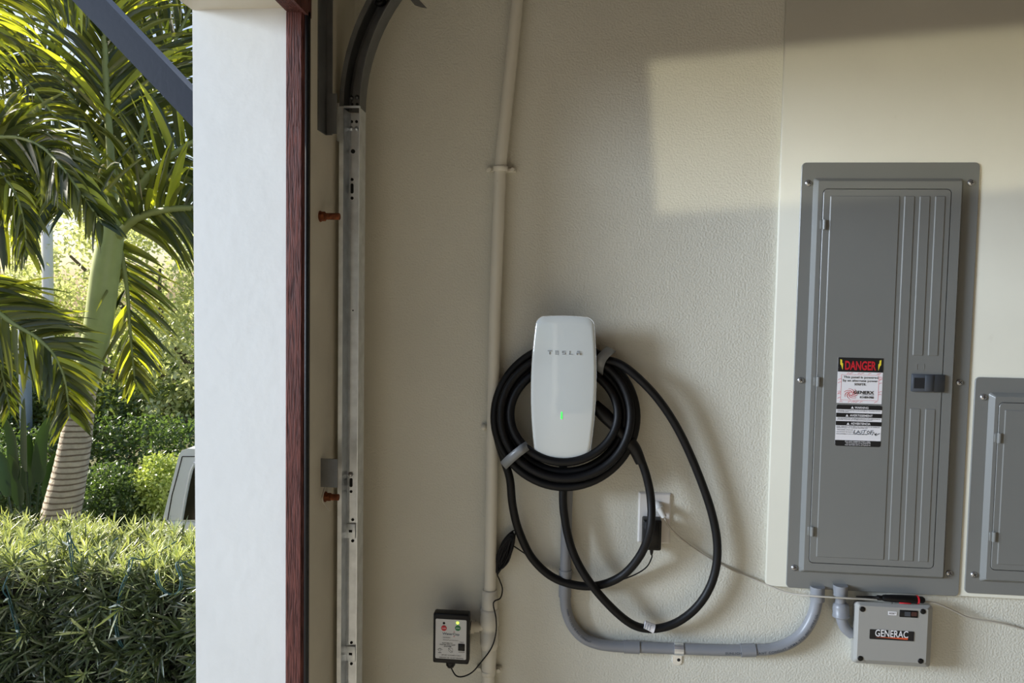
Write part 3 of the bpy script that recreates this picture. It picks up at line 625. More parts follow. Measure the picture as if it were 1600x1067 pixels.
for i in range(22):
    ph = random.uniform(.35, 1); s_ = random.choice((-1, 1)); dy = random.uniform(-.014, .014); wv = random.uniform(.001, .0165)
    lp_ = []
    e0, e1_ = random.uniform(-.55, -.42), random.uniform(.36, .52)
    for k_ in range(10):
        a = 2*math.pi*k_/10; u = (e0+e1_)/2+(e1_-e0)/2*math.cos(a)
        env = max(.15, 1-abs(u+.5)*.0-(.9 if u < -.3 else 0)*(-.3-u)/.25)
        lp_.append(bc+axu*(u*Ln)+sid*(wv*math.sin(a)*env+random.uniform(-.0025, .0025))+axu*random.uniform(-.004, .004)+Vector((0, dy*env*(.6+.4*math.sin(a)), 0)))
    b.tube(spline(lp_, 3, True), CW, 6, closed=True)
b.build('cord_bundle', M['rubber'], ap)
ec = thing('extension_cord', 'pale grey cord with white plug running right from the outlet under the panels', 'cord', (at(1032, 797, -.03).x, -.03, at(1032, 797, -.03).z))
p0 = at(1030, 790, -.0095)
b = MB(); q0, q1, q2 = at(1028, 791, -.0095), at(1030, 793, -.026), at(1038, 808, -.030)
b.lathe(q0, (0, -1, 0), [(0, .0125), (.012, .0125), (.016, .010), (.019, .004)], 14); b.tube([q1, (q1+q2)/2, q2], [.0085, .0075, .006], 12); b.build('plug', M['plug'], ec)
for u in (.45, .6, .75, .9):
    c = q1.lerp(q2, u); MB().cyl(c-(q2-q1)*.03, c+(q2-q1)*.03, .0088-.0022*u, n=12).build('strain_rib', M['plug'], ec)
GY0, GY1 = -.068, -.0
gtop = at(1395, 940, -.03).z
cordp = [q2, at(1048, 826, -.026), at(1075, 850, -.012), at(1110, 873, -.007), at(1150, 893, -.006), at(1195, 912, -.010), at(1232, 926.5, -.022), at(1276, 931.5, -.042), at(1322, 934.5, -.044)]
p_ = at(1345, 938, -.030); p_.z = at(1395, 938.5, -.068).z+.0035+.004; cordp += [at(1340, 934.5, -.036)]
ec_pts = cordp
# ================================================================== GENERATOR CONTROL BOX
GF = -.055
bx0, bx1, bz0_, bz1_ = RC((1333, 938.5), (1451, 1040.5), 0); ox0, ox1, oz0, oz1 = RC((1336.5, 939.5), (1453, 1042.5), GF+.010); ix0, ix1, iz0, iz1 = RC((1342.5, 946), (1446.5, 1036.5), GF)
gb = thing('control_box', 'light grey plastic control box under the large panel with black name plate', 'box', ((ox0+ox1)/2, 0, oz0))
b = MB(); P0 = rrect(ox0, ox1, oz0, oz1, .008, 4); P1 = rrect(ix0, ix1, iz0, iz1, .004, 4)
PB = rrect(bx0, bx1, bz0_, bz1_, .008, 4); b.ring_stack([[(x, 0, z) for x, z in PB], [(x, GF+.010, z) for x, z in P0], [(x, GF, z) for x, z in P1]], False); b.build('housing', M['boxgrey'], gb)
gk = lambda x, y: (1230+x/4.324, 890+y/4.324)
def gp(x, y, dY=0): return XZ(*gk(x, y), GF-dY)
for x, y in ((508, 266), (917, 282), (494, 599), (901, 617)):
    X, Z = gp(x, y); MB().lathe((X, GF+.0005, Z), (0, -1, 0), [(0, .0062), (.0016, .0062), (.0022, .004), (.0022, .0005)], 16).build('screw', M['black'], gb)
def grect(xa, ya, xb, yb): a = gp(xa, ya); c = gp(xb, yb); return a[0], c[0], c[1], a[1]
d0 = grect(760, 271, 881, 325); b = MB().box(d0[0], d0[1], GF-.0012, GF+.001, d0[2], d0[3], bev=.0004, seg=1); dsp = b.build('display_window', M['black'], gb)
e = grect(793, 282, 830, 315); MB().box(e[0], e[1], GF-.0016, GF-.001, e[2], e[3]).build('lens', M['latchgrey'], dsp)
e = grect(838, 284, 874, 314); MB().box(e[0], e[1], GF-.0016, GF-.001, e[2], e[3]).build('lens', mat('dark_red_lens', lin(62, 30, 28), .3), dsp)
e = grect(683, 281, 738, 308); lb = MB().box(e[0], e[1], GF-.0008, GF+.001, e[2], e[3]).build('small_label', M['white'], gb)
b = MB(); letter(b, 'RESET', e[0]+.0018, e[1]-.0018, e[2]+.0022, e[3]-.0022, GF-.001, .01); b.build('lettering', M['blackmat'], lb)
e = grect(558, 401, 854, 483); npl = MB().rprism(e[0], e[1], e[2], e[3], GF-.001, GF+.001, .0015).build('name_plate', M['blackmat'], gb)
a = gp(592, 449); c = gp(817, 414); b = MB(); letter(b, 'GENERAC', a[0], c[0], a[1], c[1], GF-.0013, .012); b.build('lettering', M['white'], npl)
b = MB(); a = gp(593, 454); c = gp(815, 459); d = gp(812, 473); f_ = gp(700, 462); b.prism([a, c, d, f_], GF-.0013, GF-.001); b.build('orange_swoosh', M['orange'], npl)
X, Z = gp(713, 232); b = MB(); b.ribbon([(X-.0018, Z+.0015), (X+.0012, Z+.002), (X+.001, Z-.001), (X-.0015, Z-.0015)], .0007, GF+.004); b.build('mark', M['blackmat'], gb)
# cord resting on box top, then sagging away to the right
ctop = oz1+.0025+.002
cordp = cordp[:-1]+[Vector((at(1345, 935, -.034).x, -.040, ctop)), Vector((at(1395, 935, -.04).x, -.036, ctop)), Vector((at(1440, 937, -.04).x, -.036, ctop)), at(1461, 942, -.034), at(1489, 953.6, -.026), at(1514, 965, -.02), at(1554, 971.5, -.012), at(1577, 976.7, -.008), at(1600, 983.7, -.006), at(1650, 999, -.006), at(1720, 1010, -.006)]
b = MB(); b.tube(spline(cordp, 6), .0022, 8); b.build('cord', M['cord'], ec)
# conduit elbow feeding the box
be = thing('conduit_elbow', 'short grey conduit elbow from the panel bottom into the control box', 'conduit', (at(1315, 940, -.03).x, -.03, at(1315, 940, -.03).z))
EY = -.022
b = MB(); b.tube([at(1313.5, 914, EY), at(1313, 930, EY)], .0165, 16); b.build('locknut', M['pvc'], be)
b = MB(); b.tube([at(1313, 928, EY), at(1312.7, 944, EY)], .0115, 16); b.build('nipple', M['pvc'], be)
p0 = at(1314, 963, EY); p1 = at(1313.5, 941, EY); L_ = (p1-p0).length; b = MB(); b.lathe(p0, p1-p0, [(0, .0150), (0, .0195), (L_*.12, .0195), (L_*.14, .0185), (L_*.7, .0185), (L_*.9, .0165), (L_, .0125)], 18); b.build('coupling', M['pvc'], be)
b = MB(); b.tube(spline([at(1314, 958, EY), at(1315.5, 970, EY), at(1320.5, 981, EY), at(1328, 988, EY), Vector((ox0+.004, EY, at(1336, 991, EY).z))], 6), .0125, 16); b.build('bend', M['pvc'], be)
# screwdriver lying along the gap
sd = thing('screwdriver', 'black screwdriver with red accents lying on top of the control box', 'screwdriver', (at(1395, 934, -.055).x, -.055, oz1))
SY = -.040; s0 = at(1339, 929.5, SY); s1 = at(1378, 933, SY); s2 = at(1444.5, 934.5, SY)
dirv = (s2-s1).normalized(); hl = (s2-s1).length; zz = oz1+.0098
s1.z = zz; s2.z = zz; dirv = Vector((1, 0, 0)); hl = (s2-s1).length
b = MB(); b.lathe(s1, dirv, [(0, .0055), (.004, .0075), (.02, .0085), (.045, .0092), (hl-.014, .0095), (hl-.012, .0078), (hl-.004, .0078), (hl, .005)], 16); b.build('handle', M['black'], sd)
b = MB(); b.lathe(s1+dirv*(hl-.018), dirv, [(0, .0098), (.004, .0098)], 16); b.build('red_band', M['red'], sd)
b = MB(); b.box(s1.x+.035, s1.x+.062, SY-.0096, SY-.0085, zz-.008, zz-.005, bev=.0005, seg=1); b.build('red_inlay', M['red'], sd)
b = MB(); b.lathe(s1, (-1, 0, 0), [(0, .0050), (.004, .0058), (.010, .0058), (.012, .0036), (.025, .0033), (.058, .0012)], 12); b.build('shaft', M['black'], sd)

# ================================================================== ELECTRICAL PANELS
YF = -.0155                                            # flange face
def panel(name, label, fl, raised, door, emb, screws, hinges):
    x0, x1, z0, z1 = fl
    t = thing(name, label, 'panel', ((x0+x1)/2, -.012, z0))
    YR = YF-.012
    b = MB(); P0 = rrect(x0, x1, z0, z1, .010, 5); rx0, rx1, rz0, rz1 = raised
    Pa = rrect(rx0, rx1, rz0, rz1, .006, 5); s_ = .0085; Pb = rrect(rx0+s_, rx1-s_, rz0+s_, rz1-s_, .003, 5)
    dx0, dx1, dz0, dz1 = door; Pd = rrect(dx0-.0015, dx1+.0015, dz0-.0015, dz1+.0015, .0105, 5)
    b.ring_stack([[(x, -.012, z) for x, z in P0], [(x, YF+.001, z) for x, z in P0], [(xm_(x, x0, x1, .001), YF, xm_(z, z0, z1, .001)) for x, z in P0],
                  [(x, YF, z) for x, z in Pa], [(x, YR, z) for x, z in Pb], [(x, YR, z) for x, z in Pd], [(x, YR+.008, z) for x, z in Pd]], False, True, True)
    cv = b.build('cover', M['panelgrey'], t)
    b = MB(); P1 = rrect(dx0, dx1, dz0, dz1, .009, 5); P2 = rrect(dx0+.001, dx1-.001, dz0+.001, dz1-.001, .008, 5)
    b.ring_stack([[(x, YR+.007, z) for x, z in P1], [(x, YR+.0005, z) for x, z in P1], [(x, YR-.0005, z) for x, z in P2]], False); dr = b.build('door', M['panelgrey'], t)
    for ex0, ex1, ez0, ez1 in emb:
        b = MB(); s_ = .0022; b.frustum(rrect(ex0, ex1, ez0, ez1, .002, 2), YR-.0003, rrect(ex0+s_, ex1-s_, ez0+s_, ez1-s_, .001, 2), YR-.0019); b.build('raised_rib', M['panelgrey'], dr)
    for sx, sz in screws:
        b = MB(); b.lathe((sx, YF+.0005, sz), (0, -1, 0), [(0, .0075), (.001, .0078), (.003, .0062), (.0045, .003), (.0047, .0004)], 18); sc = b.build('screw', M['screw'], t)
        b = MB(); a_ = random.uniform(0, 3); ca, sa = math.cos(a_)*.0045, math.sin(a_)*.0045; b.ribbon([(sx-ca, sz-sa), (sx+ca, sz+sa)], .0013, YF-.0046, .0012); b.ribbon([(sx+sa, sz-ca), (sx-sa, sz+ca)], .0013, YF-.0046, .0012); b.build('drive_slot', M['hole'], sc)
    for hx, hz in hinges:
        b = MB(); b.box(hx-.0085, hx-.002, YR-.0012, YR+.001, hz-.010, hz+.010, bev=.0005, seg=1); b.cyl((hx+.001, YR-.0022, hz-.011), (hx+.001, YR-.0022, hz+.011), .0046, n=12); b.build('hinge', M['panelgrey'], t)
    return t, dr, YR
def xm_(v, a, b_, d): return v+d if v < (a+b_)/2 else v-d
YR_ = YF-.012
mid = lambda a, b_: (a+b_)/2
fl = ((at(1252, 260, YF).x+at(1229.5, 912, YF).x)/2, (at(1532.5, 260, YF).x+at(1497.5, 925, YF).x)/2, (at(1235, 917, YF).z+at(1493, 933, YF).z)/2, (at(1260, 254, YF).z+at(1525, 253.5, YF).z)/2)
ra = RC((1271, 278.5), (1475, 904.5), YF); dr_ = RC((1287, 295.5), (1458, 888), YR_)
mn = RC((1297, 305.5), (1381, 875), YR_); bz0, bz1 = mn[2], mn[3]
def gx_(xt, xb): return (at(xt, 306, YR_).x+at(xb, 877, YR_).x)/2
gB = (gx_(1413, 1387), gx_(1430.5, 1403)); gC = (gx_(1437, 1410), gx_(1455, 1426)); gD = (gx_(1462, 1433), gx_(1479, 1449))
zu = at(1445, 556, YR_).z; zl = at(1440, 638, YR_).z
emb = [(mn[0], gx_(1407, 1380.5), bz0, bz1), (gB[0], gB[1], bz0, bz1), (gC[0], gC[1], zu, bz1), (gD[0], gD[1], zu, bz1), (gC[0], gC[1], bz0, zl), (gD[0], gD[1], bz0, zl)]
scr = [XZ(x, y, YF) for x, y in ((1263, 286), (1517, 285.5), (1251, 594), (1499, 597.5), (1241, 887), (1483, 895.5))]
hin = [XZ(x, y, YR_) for x, y in ((1287, 351), (1277, 596), (1267.7, 829.6))]
pn, door1, YR = panel('breaker_panel', 'tall grey breaker panel with danger sticker on its ribbed door', fl, ra, dr_, emb, scr, hin)
YD = YR-.0019                                          # raised door face
la = RC((1424, 584), (1474, 612.5), YR); b = MB().box(la[0], la[1], YR-.006, YR+.001, la[2], la[3], bev=.001, seg=1); lt = b.build('latch', M['latchgrey'], pn)
e = RC((1428.5, 590), (1444, 607), YR-.006); MB().box(e[0], e[1], YR-.0063, YR-.004, e[2], e[3]).build('finger_recess', M['hole'], lt)
e = RC((1446, 586), (1458, 611), YR-.006); MB().box(e[0], e[1], YR-.0072, YR-.005, e[2], e[3], bev=.0005, seg=1).build('slider', M['latchgrey'], lt)
e = RC((1432.5, 568.5), (1443.5, 578), YR); b = MB(); pp = rrect(e[0], e[1], e[2], e[3], .002, 3); b.ribbon(pp+[pp[0]], .0009, YR-.0011, .0008); b.build('knockout', M['panelgrey'], pn)
# stickers on the door
sk_ = lambda x, y: (1290+x/6.67, 545+y/6.67)
YS = YD-.0004
s_x0, s_x1, s_z0, s_z1 = RC(sk_(132, 88), sk_(582, 576), YD)
stk = MB().box(s_x0, s_x1, YS, YD+.0004, s_z0, s_z1).build('danger_sticker', M['white'], pn)
SW, SH = s_x1-s_x0, s_z1-s_z0
def S1(u, v): return s_x0+u*SW, s_z1-v*SH            # u,v from top-left
def quad(b, u0, v0, u1, v1, Y): a = S1(u0, v0); c = S1(u1, v1); b.box(a[0], c[0], Y, Y+.0003, c[1], a[1]); return b
Yp, Yq = YS-.0003, YS-.0006
b = MB(); quad(b, 0, 0, 1, .312, Yp); b.build('header', M['blackmat'], stk)
def st(b, txt, u0, v0, u1, v1, bold=.0, Y=Yq, fn=S1, sh=0): a = fn(u0, v1); c = fn(u1, v0); letter(b, txt, a[0], c[0], a[1], c[1], Y, bold, shear=sh); return b
b = MB(); st(b, 'DANGER', .155, .07, .845, .27, .028); b.build('lettering', M['red'], stk)
b = MB()
for u, s_ in ((.075, 1), (.925, -1)): b.prism([S1(u+s_*q[0], q[1]) for q in ((-.03, .04), (.01, .05), (.015, .12), (.035, .13), (.03, .27), (-.005, .17), (-.025, .155))][::s_], Yq, Yq+.0003)
b.build('lightning_mark', M['yellow'], stk)
b = MB(); st(b, 'This panel is powered', .13, .40, .90, .465, .012); st(b, 'by an alternate power', .12, .475, .895, .54, .012); st(b, 'source.', .38, .555, .64, .605, .012)
st(b, 'GENERX', .37, .72, .82, .79, .03); st(b, 'GENERATORS', .55, .795, .82, .815, .01); st(b, '813-804-0900', .51, .835, .82, .885, .03); b.build('lettering', M['blackmat'], stk)
b = MB(); c = S1(.31, .79)
for k_ in range(7):
    a0 = k_*2*math.pi/7; pts = []
    for q in range(8): a = a0+q*.28; r = SW*(.035+.018*q); pts.append((c[0]+r*math.cos(a)*1.0, c[1]+r*math.sin(a)*.8))
    b.ribbon(pts, [.0016-.00015*q for q in range(8)], Yq)
b.build('swirl_mark', M['red'], stk)
b = MB()
for k_ in range(26):                                   # red scribbles round the border
    side = k_ % 4; tt = random.uniform(.05, .95)
    if side == 0: u, v = tt, .345
    elif side == 1: u, v = tt, .965
    elif side == 2: u, v = .045, .36+.6*tt
    else: u, v = .955, .36+.6*tt
    p0 = S1(u-.03, v+.012); p1 = S1(u, v-.010); p2 = S1(u+.035, v-.014 if k_ % 3 else v+.01); b.ribbon([p0, p1, p2], .0009, Yp)
b.build('border_print', M['pink'], stk)
b = MB()
for q in (((.085, .375), (.915, .375)), ((.915, .375), (.915, .93)), ((.915, .93), (.085, .93)), ((.085, .93), (.085, .375))): b.ribbon([S1(*q[0]), S1(*q[1])], .0006, Yp)
b.build('frame_line', M['pink'], stk)
w0 = RC(sk_(113, 580), sk_(570, 1024), YD)
wst = MB().rprism(w0[0], w0[1], w0[2], w0[3], YS, YD+.0004, .004).build('warning_sticker', M['white'], pn)
WW, WH = w0[1]-w0[0], w0[3]-w0[2]
def S2(u, v): return w0[0]+u*WW, w0[3]-v*WH
b = MB()
for v0, v1, tp in ((0, .108, 1), (.196, .300, 0), (.396, .498, 0), (.858, 1, -1)):
    a = S2(0, v0); c = S2(1, v1); r = .004; pp = rrect(a[0], c[0], c[1], a[1], r, 4)
    if tp == 1: pp = [(x, z) if z > (a[1]+c[1])/2 else ((a[0] if x < (a[0]+c[0])/2 else c[0]), c[1]) for x, z in pp]
    elif tp == -1: pp = [(x, z) if z < (a[1]+c[1])/2 else ((a[0] if x < (a[0]+c[0])/2 else c[0]), a[1]) for x, z in pp]
    else: pp = [(a[0], a[1]), (c[0], a[1]), (c[0], c[1]), (a[0], c[1])][::-1]
    b.prism(pp, Yp, Yp+.0003)
b.build('black_bar', M['blackmat'], wst)
b = MB(); st(b, 'WARNING', .40, .035, .70, .085, .02, Yq, S2); st(b, 'AVERTISSEMENT', .30, .225, .80, .28, .02, Yq, S2); st(b, 'ADVERTENCIA', .33, .42, .76, .475, .02, Yq, S2)
for u, v in ((.35, .085), (.24, .283), (.27, .48)): q = S2(u, v); b.prism([(q[0]-.0032, q[1]), (q[0]+.0032, q[1]), (q[0], q[1]+.0055)], Yq, Yq+.0003)
for i, tx in enumerate(('DO NOT REMOVE THIS LABEL', 'NE PAS ENLEVER CETTE ETIQUETTE', 'NO RETIRE ESTA ETIQUETA')): st(b, tx, .22+.02*(i % 2), .872+.042*i, .78, .872+.042*i+.028, .01, Yq, S2)
b.build('lettering', M['white'], wst)
b = MB()
rows = [(.125, .0, .96), (.152, 0, .28), (.315, .02, .97), (.345, .0, .8), (.512, .0, .97), (.545, .0, .7), (.595, 0, .38), (.645, 0, .42), (.695, 0, .7)]
tx = ['THIS PANEL IS CONNECTED TO AN AUTOMATIC TRANSFER SWITCH', 'TO POWER SUPPLY', 'CE PANNEAU EST ALIMENTE PAR PLUS DE UNE SOURCE', 'COUPER TOUTES LES ALIMENTATIONS AVANT', 'ESTE TABLERO TIENE MAS DE UNA FUENTE DE ENERGIA', 'DESCONECTE TODAS ANTES DE', 'TRANSFER SWITCH', 'LOCATION OF SWITCH', 'DISCONNECT LOCATED NEAR METER']
for (v, u0, u1), t_ in zip(rows, tx): st(b, t_, .02+u0, v, u1, v+.022, .008, Yq, S2)
b.build('lettering', M['blackmat'], wst)
b = MB()                                               # handwritten note
def hw(P, w=.0011): b.ribbon([S2(*p) for p in P], w, Yq)
hw([(.42, .60), (.40, .685), (.46, .68)]); hw([(.46, .685), (.50, .61), (.53, .68)]); hw([(.47, .66), (.53, .655)]); hw([(.60, .61), (.55, .625), (.59, .65), (.54, .685)])
hw([(.64, .60), (.62, .68)]); hw([(.60, .61), (.68, .60)]); hw([(.72, .61), (.69, .65), (.71, .69), (.75, .65), (.72, .61)]); hw([(.78, .60), (.765, .70)]); hw([(.78, .61), (.83, .605)]); hw([(.775, .645), (.82, .64)])
hw([(.80, .72), (.84, .64), (.86, .70), (.90, .66), (.88, .73), (.93, .69), (.97, .67)]); hw([(.42, .70), (.78, .695)], .0007)
b.build('handwriting', M['blueprint'], wst)
# second panel, cut by the frame
fl2 = ((at(1523.5, 600, YF).x+at(1508, 915, YF).x)/2, 0, at(1520, 927, YF).z, at(1540, 589.5, YF).z); fl2 = (fl2[0], fl2[0]+.40, fl2[2], fl2[3])
ra2 = ((at(1545, 620, YF).x+at(1530, 905, YF).x)/2, fl2[1]-.030, at(1535, 908, YF).z, at(1550, 613, YF).z)
dd2 = ((at(1561.5, 640, YR_).x+at(1548, 885, YR_).x)/2, fl2[1]-.058, at(1555, 890, YR_).z, at(1570, 629.5, YR_).z)
em0 = (at(1568.6, 645, YR_).x+at(1558, 880, YR_).x)/2; ez0, ez1 = at(1562, 882, YR_).z, at(1575, 640, YR_).z
emb2 = [(em0, em0+.155, ez0, ez1)]+[(em0+.165+i*.035, em0+.19+i*.035, ez0, ez1) for i in range(2)]
sc2 = [XZ(1536.6, 620.5, YF), XZ(1521.6, 897.7, YF)]; sc2 += [(fl2[1]-.02, z) for _, z in sc2]
hn2 = [XZ(1559.5, 684, YR_), XZ(1551.5, 838, YR_)]
panel('breaker_panel', 'smaller grey breaker panel at the right edge, cut off by the frame', fl2, ra2, dd2, emb2, sc2, hn2)

# ================================================================== KNEE BRACE on the outside wall
BYc = -.17; q1 = at(302, 144, BYc-.03); q2 = at(302, 200, BYc-.03); a1 = at(161, 0, BYc-.03); a2 = at(118, 0, BYc-.03)
du = (a1-q1).normalized(); dl = (a2-q2).normalized(); dm = Vector(((du.x+dl.x)/2, 0, (du.z+dl.z)/2)).normalized(); nm = Vector((-dm.z, 0, dm.x))
if nm.z < 0: nm = -nm
th = abs((q1-q2).dot(nm)); cm = (q1+q2)/2; cm.y = 0; L0, L1 = -.35, 1.6
pa = cm+dm*((FX-cm.x)/dm.x); 
b = MB(); rg = []
A_ = []
for s0_ in (-.5, .5):
    for yy in (BYc-.03, BYc+.03): A_.append(nm*(s0_*th)+Vector((0, yy, 0)))
A_ = [A_[0], A_[1], A_[3], A_[2]]
ring0 = []
for a in A_: p = cm+a; k_ = (FX-.001-p.x)/dm.x; ring0.append(p+dm*k_)
b.ring_stack([ring0, [cm+a+dm*1.5 for a in A_]], False); kb = b.build('knee_brace', M['navy'])
tag(kb, 'dark navy square diagonal brace fixed to the outside of the door pillar', 'brace')

# ================================================================== GARDEN
M['leaf_hedge'] = mat('hedge_leaf', lin(78, 92, 62), 0.34, island=(lin(38, 50, 32), lin(86, 98, 66)), transl=(.08, lin(120, 140, 40)), spec=.7)
M['leaf_sunlit'] = mat('hedge_sunlit_leaf', lin(170, 184, 110), 0.34, island=(lin(130, 152, 80), lin(232, 234, 190)), transl=(.3, lin(206, 214, 100)))  # paler leaves with the hedge top's sunlight put into their colour
M['twig'] = mat('shaded_twigs', lin(26, 24, 19), 0.95, var=(40, .4))  # twig mass with the shade of the hedge gaps in its colour
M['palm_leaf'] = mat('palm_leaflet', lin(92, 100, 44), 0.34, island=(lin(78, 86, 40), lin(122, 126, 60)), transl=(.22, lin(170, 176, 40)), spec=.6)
M['palm_leaf_lit'] = mat('sunlit_palm_leaflet', lin(170, 186, 60), 0.36, island=(lin(176, 190, 60), lin(224, 228, 120)), transl=(.50, lin(226, 232, 50)))  # sunlight on the leaflets is put into this brighter colour
M['palm_leaf_dark'] = mat('dark_palm_leaflet', lin(56, 68, 44), 0.34, island=(lin(44, 58, 38), lin(80, 86, 48)), transl=(.15, lin(130, 150, 40)), spec=.6)  # darker tone of the palm leaflet
M['rachis'] = mat('palm_rachis', lin(150, 160, 104), 0.5)
M['crownshaft'] = mat('palm_crownshaft', lin(168, 182, 122), 0.4, var=(6, .12))
def foliage_mat(n, a, b, t, tr=.30): return mat(n, a, 0.33, island=(a, b), transl=(tr, t), spec=.8)
M['oak'] = foliage_mat('oak_leaf', lin(122, 136, 86), lin(236, 240, 196), lin(228, 234, 150), .45)  # near-white end of the range puts sun speckle into the leaf colour
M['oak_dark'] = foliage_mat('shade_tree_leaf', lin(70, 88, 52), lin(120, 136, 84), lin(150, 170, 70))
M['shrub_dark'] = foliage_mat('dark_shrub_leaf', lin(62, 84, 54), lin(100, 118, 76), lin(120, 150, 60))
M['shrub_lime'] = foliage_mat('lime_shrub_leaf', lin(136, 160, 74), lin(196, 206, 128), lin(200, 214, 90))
M['wood'] = mat('tree_bark', lin(104, 92, 78), .95, var=(20, .25), bump=(30, .01, 4))

def leaves_mesh(P, Dv, Nv, Ls, Ws, name, m):
    """many folded 4-vertex leaves: P base, Dv direction, Nv normal"""
    n = len(P); S = np.cross(Dv, Nv); S /= np.linalg.norm(S, axis=1, keepdims=True)+1e-9
    v = np.empty((n, 4, 3)); v[:, 0] = P; midp = P+Dv*(Ls*.5)[:, None]
    v[:, 1] = midp+S*(Ws*.5)[:, None]+Nv*(Ws*.15)[:, None]; v[:, 2] = P+Dv*Ls[:, None]-np.array([0, 0, 1])*(Ls*.06)[:, None]; v[:, 3] = midp-S*(Ws*.5)[:, None]+Nv*(Ws*.15)[:, None]
    me = bpy.data.meshes.new(name); me.vertices.add(n*4); me.vertices.foreach_set('co', v.reshape(-1).astype(np.float32))
    q = np.arange(n)*4; tri = np.stack([q, q+1, q+2, q, q+2, q+3], 1).reshape(-1)
    me.loops.add(n*6); me.loops.foreach_set('vertex_index', tri.astype(np.int32)); me.polygons.add(n*2)
    me.polygons.foreach_set('loop_start', (np.arange(n*2)*3).astype(np.int32)); me.polygons.foreach_set('loop_total', np.full(n*2, 3, np.int32))
    me.materials.append(m); me.update(); me.validate(); return me
def unit(a): return a/(np.linalg.norm(a, axis=-1, keepdims=True)+1e-9)
def crown(blobs, n, Lf, Wf, name, m, up=.3):
    """leaves clustered on lumpy ellipsoid shells"""
    vol = np.array([b[3]*b[5] for b in blobs]); idx = rng.choice(len(blobs), n, p=vol/vol.sum()); B = np.array(blobs)[idx]
    nc = 14; dirs = unit(rng.normal(size=(len(blobs), nc*6, 3)))
    ci = rng.integers(0, nc*6, n); cd_ = dirs[idx, ci]
    rr = rng.uniform(.45, 1, n)**.5
    P = B[:, :3]+cd_*B[:, 3:6]*rr[:, None]+rng.normal(size=(n, 3))*B[:, 3:6]*.13
    Dv = unit(cd_*.5+rng.normal(size=(n, 3))*.7+np.array([0, 0, up-.2])); Nv = unit(rng.normal(size=(n, 3))*.7+np.array([0, 0, .6])+cd_*.4)
    Nv = unit(Nv-Dv*np.sum(Nv*Dv, 1, keepdims=True))
    return leaves_mesh(P, Dv, Nv, Lf*rng.uniform(.6, 1.3, n), Wf*rng.uniform(.7, 1.2, n), name, m)
def pt(x, y, d): return at(x, y, d-D)                 # point on the sight line at distance d beyond the eye

# ---- clipped hedge
HX0, HX1, HY0, HY1 = -4.2, -.98, .85, 1.42
HTOP = pt(150, 826, 3.0).z
hg = thing('hedge', 'clipped dark green hedge with narrow leaves along the driveway', 'hedge', (-2.4, 1.1, -.05))
b = MB(); b.box(HX0+.05, HX1-.05, HY0+.10, HY1-.08, -.05, HTOP-.13, bev=.05, seg=2); b.build('shaded_core', M['twig'], hg)
def blade(b, base, d, nrm, L_, w, sag):
    s = d.cross(nrm).normalized(); c = [base+d*(L_*u)-Vector((0, 0, 1))*(sag*L_*u*u) for u in (0, .3, .68, 1)]; ws = [.35, 1, .95, .22]
    v = []
    for p, k_ in zip(c, ws): v += [p+s*(w*.5*k_)+nrm*(w*.16*k_), p, p-s*(w*.5*k_)+nrm*(w*.16*k_)]
    f = []
    for i in range(3):
        for j in range(2): f.append((i*3+j, i*3+j+1, i*3+j+4, i*3+j+3))
    b.add(v, f, True)
shoots = []
for k_ in range(8):
    b = MB(); nl = random.randint(11, 16)
    for i in range(nl):
        a = i*2.4+random.uniform(-.3, .3); el = .25+1.0*(i/nl)+random.uniform(-.2, .2)
        d = Vector((math.cos(a)*math.cos(el), math.sin(a)*math.cos(el), math.sin(el))); nrm = Vector((-math.cos(a)*math.sin(el), -math.sin(a)*math.sin(el), math.cos(el)))
        blade(b, Vector((0, 0, .045*i/nl)), d, nrm, random.uniform(.065, .115), random.uniform(.0068, .0092), random.uniform(.0, .3))
    b.tube([(0, 0, -.05), (0, 0, .05)], .002, 4, False)
    o = b.build('shoot', M['leaf_sunlit'] if k_ >= 6 else M['leaf_hedge']); me = o.data; bpy.data.objects.remove(o); shoots.append(me)
def hedge_site(front):
    while True:
        x = random.uniform(HX0, HX1)
        if front: y = HY0+random.uniform(-.03, .10); z = random.uniform(-.02, HTOP-.06); nrm = Vector((random.gauss(0, .5), -1, random.gauss(.45, .45)))
        else: y = random.uniform(HY0, HY1); z = HTOP-.05+random.uniform(-.07, .03); nrm = Vector((random.gauss(0, .35), random.gauss(-.15, .35), 1))
        if not front:
            e = min(y-HY0, HY1-y); z -= max(0, .10-e)**2*6
        return Vector((x, y, z)), nrm.normalized()
sites = []
for i in range(3600): P, n_ = hedge_site(i % 10 < 5); sites.append((P, n_, i % 10 >= 5))
def vis(P):
    x, y = pxof(P); return -30 < x < 310 and 780 < y < 1090
vs_ = [s for s in sites if vis(s[0])]; vs_.sort(key=lambda s: s[0].y)
front = [s for s in vs_ if not s[2]]; top = [s for s in vs_ if s[2]]
top.sort(key=lambda s: -s[0].z)
pick = front[:200]+top[:95]; pid = set(id(s) for s in pick)
def shoot_matrix(P, nrm, s):
    q = nrm.to_track_quat('Z', 'Y'); return Matrix.Translation(P) @ q.to_matrix().to_4x4() @ Matrix.Rotation(random.uniform(0, 6.28), 4, 'Z') @ Matrix.Scale(s, 4)
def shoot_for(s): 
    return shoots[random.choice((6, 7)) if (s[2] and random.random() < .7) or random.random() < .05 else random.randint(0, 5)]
for s in pick:
    o = bpy.data.objects.new('shoot', shoot_for(s)); COL.objects.link(o); o.parent = hg; o.matrix_parent_inverse = Matrix.Translation(-Vector(hg.location)); o.matrix_world = shoot_matrix(s[0], s[1], random.uniform(.5, .8) if s[2] else random.uniform(.75, 1.2))
V = {0: [], 1: []}; Fq = {0: [], 1: []}; offs = {0: 0, 1: 0}
cache = {}
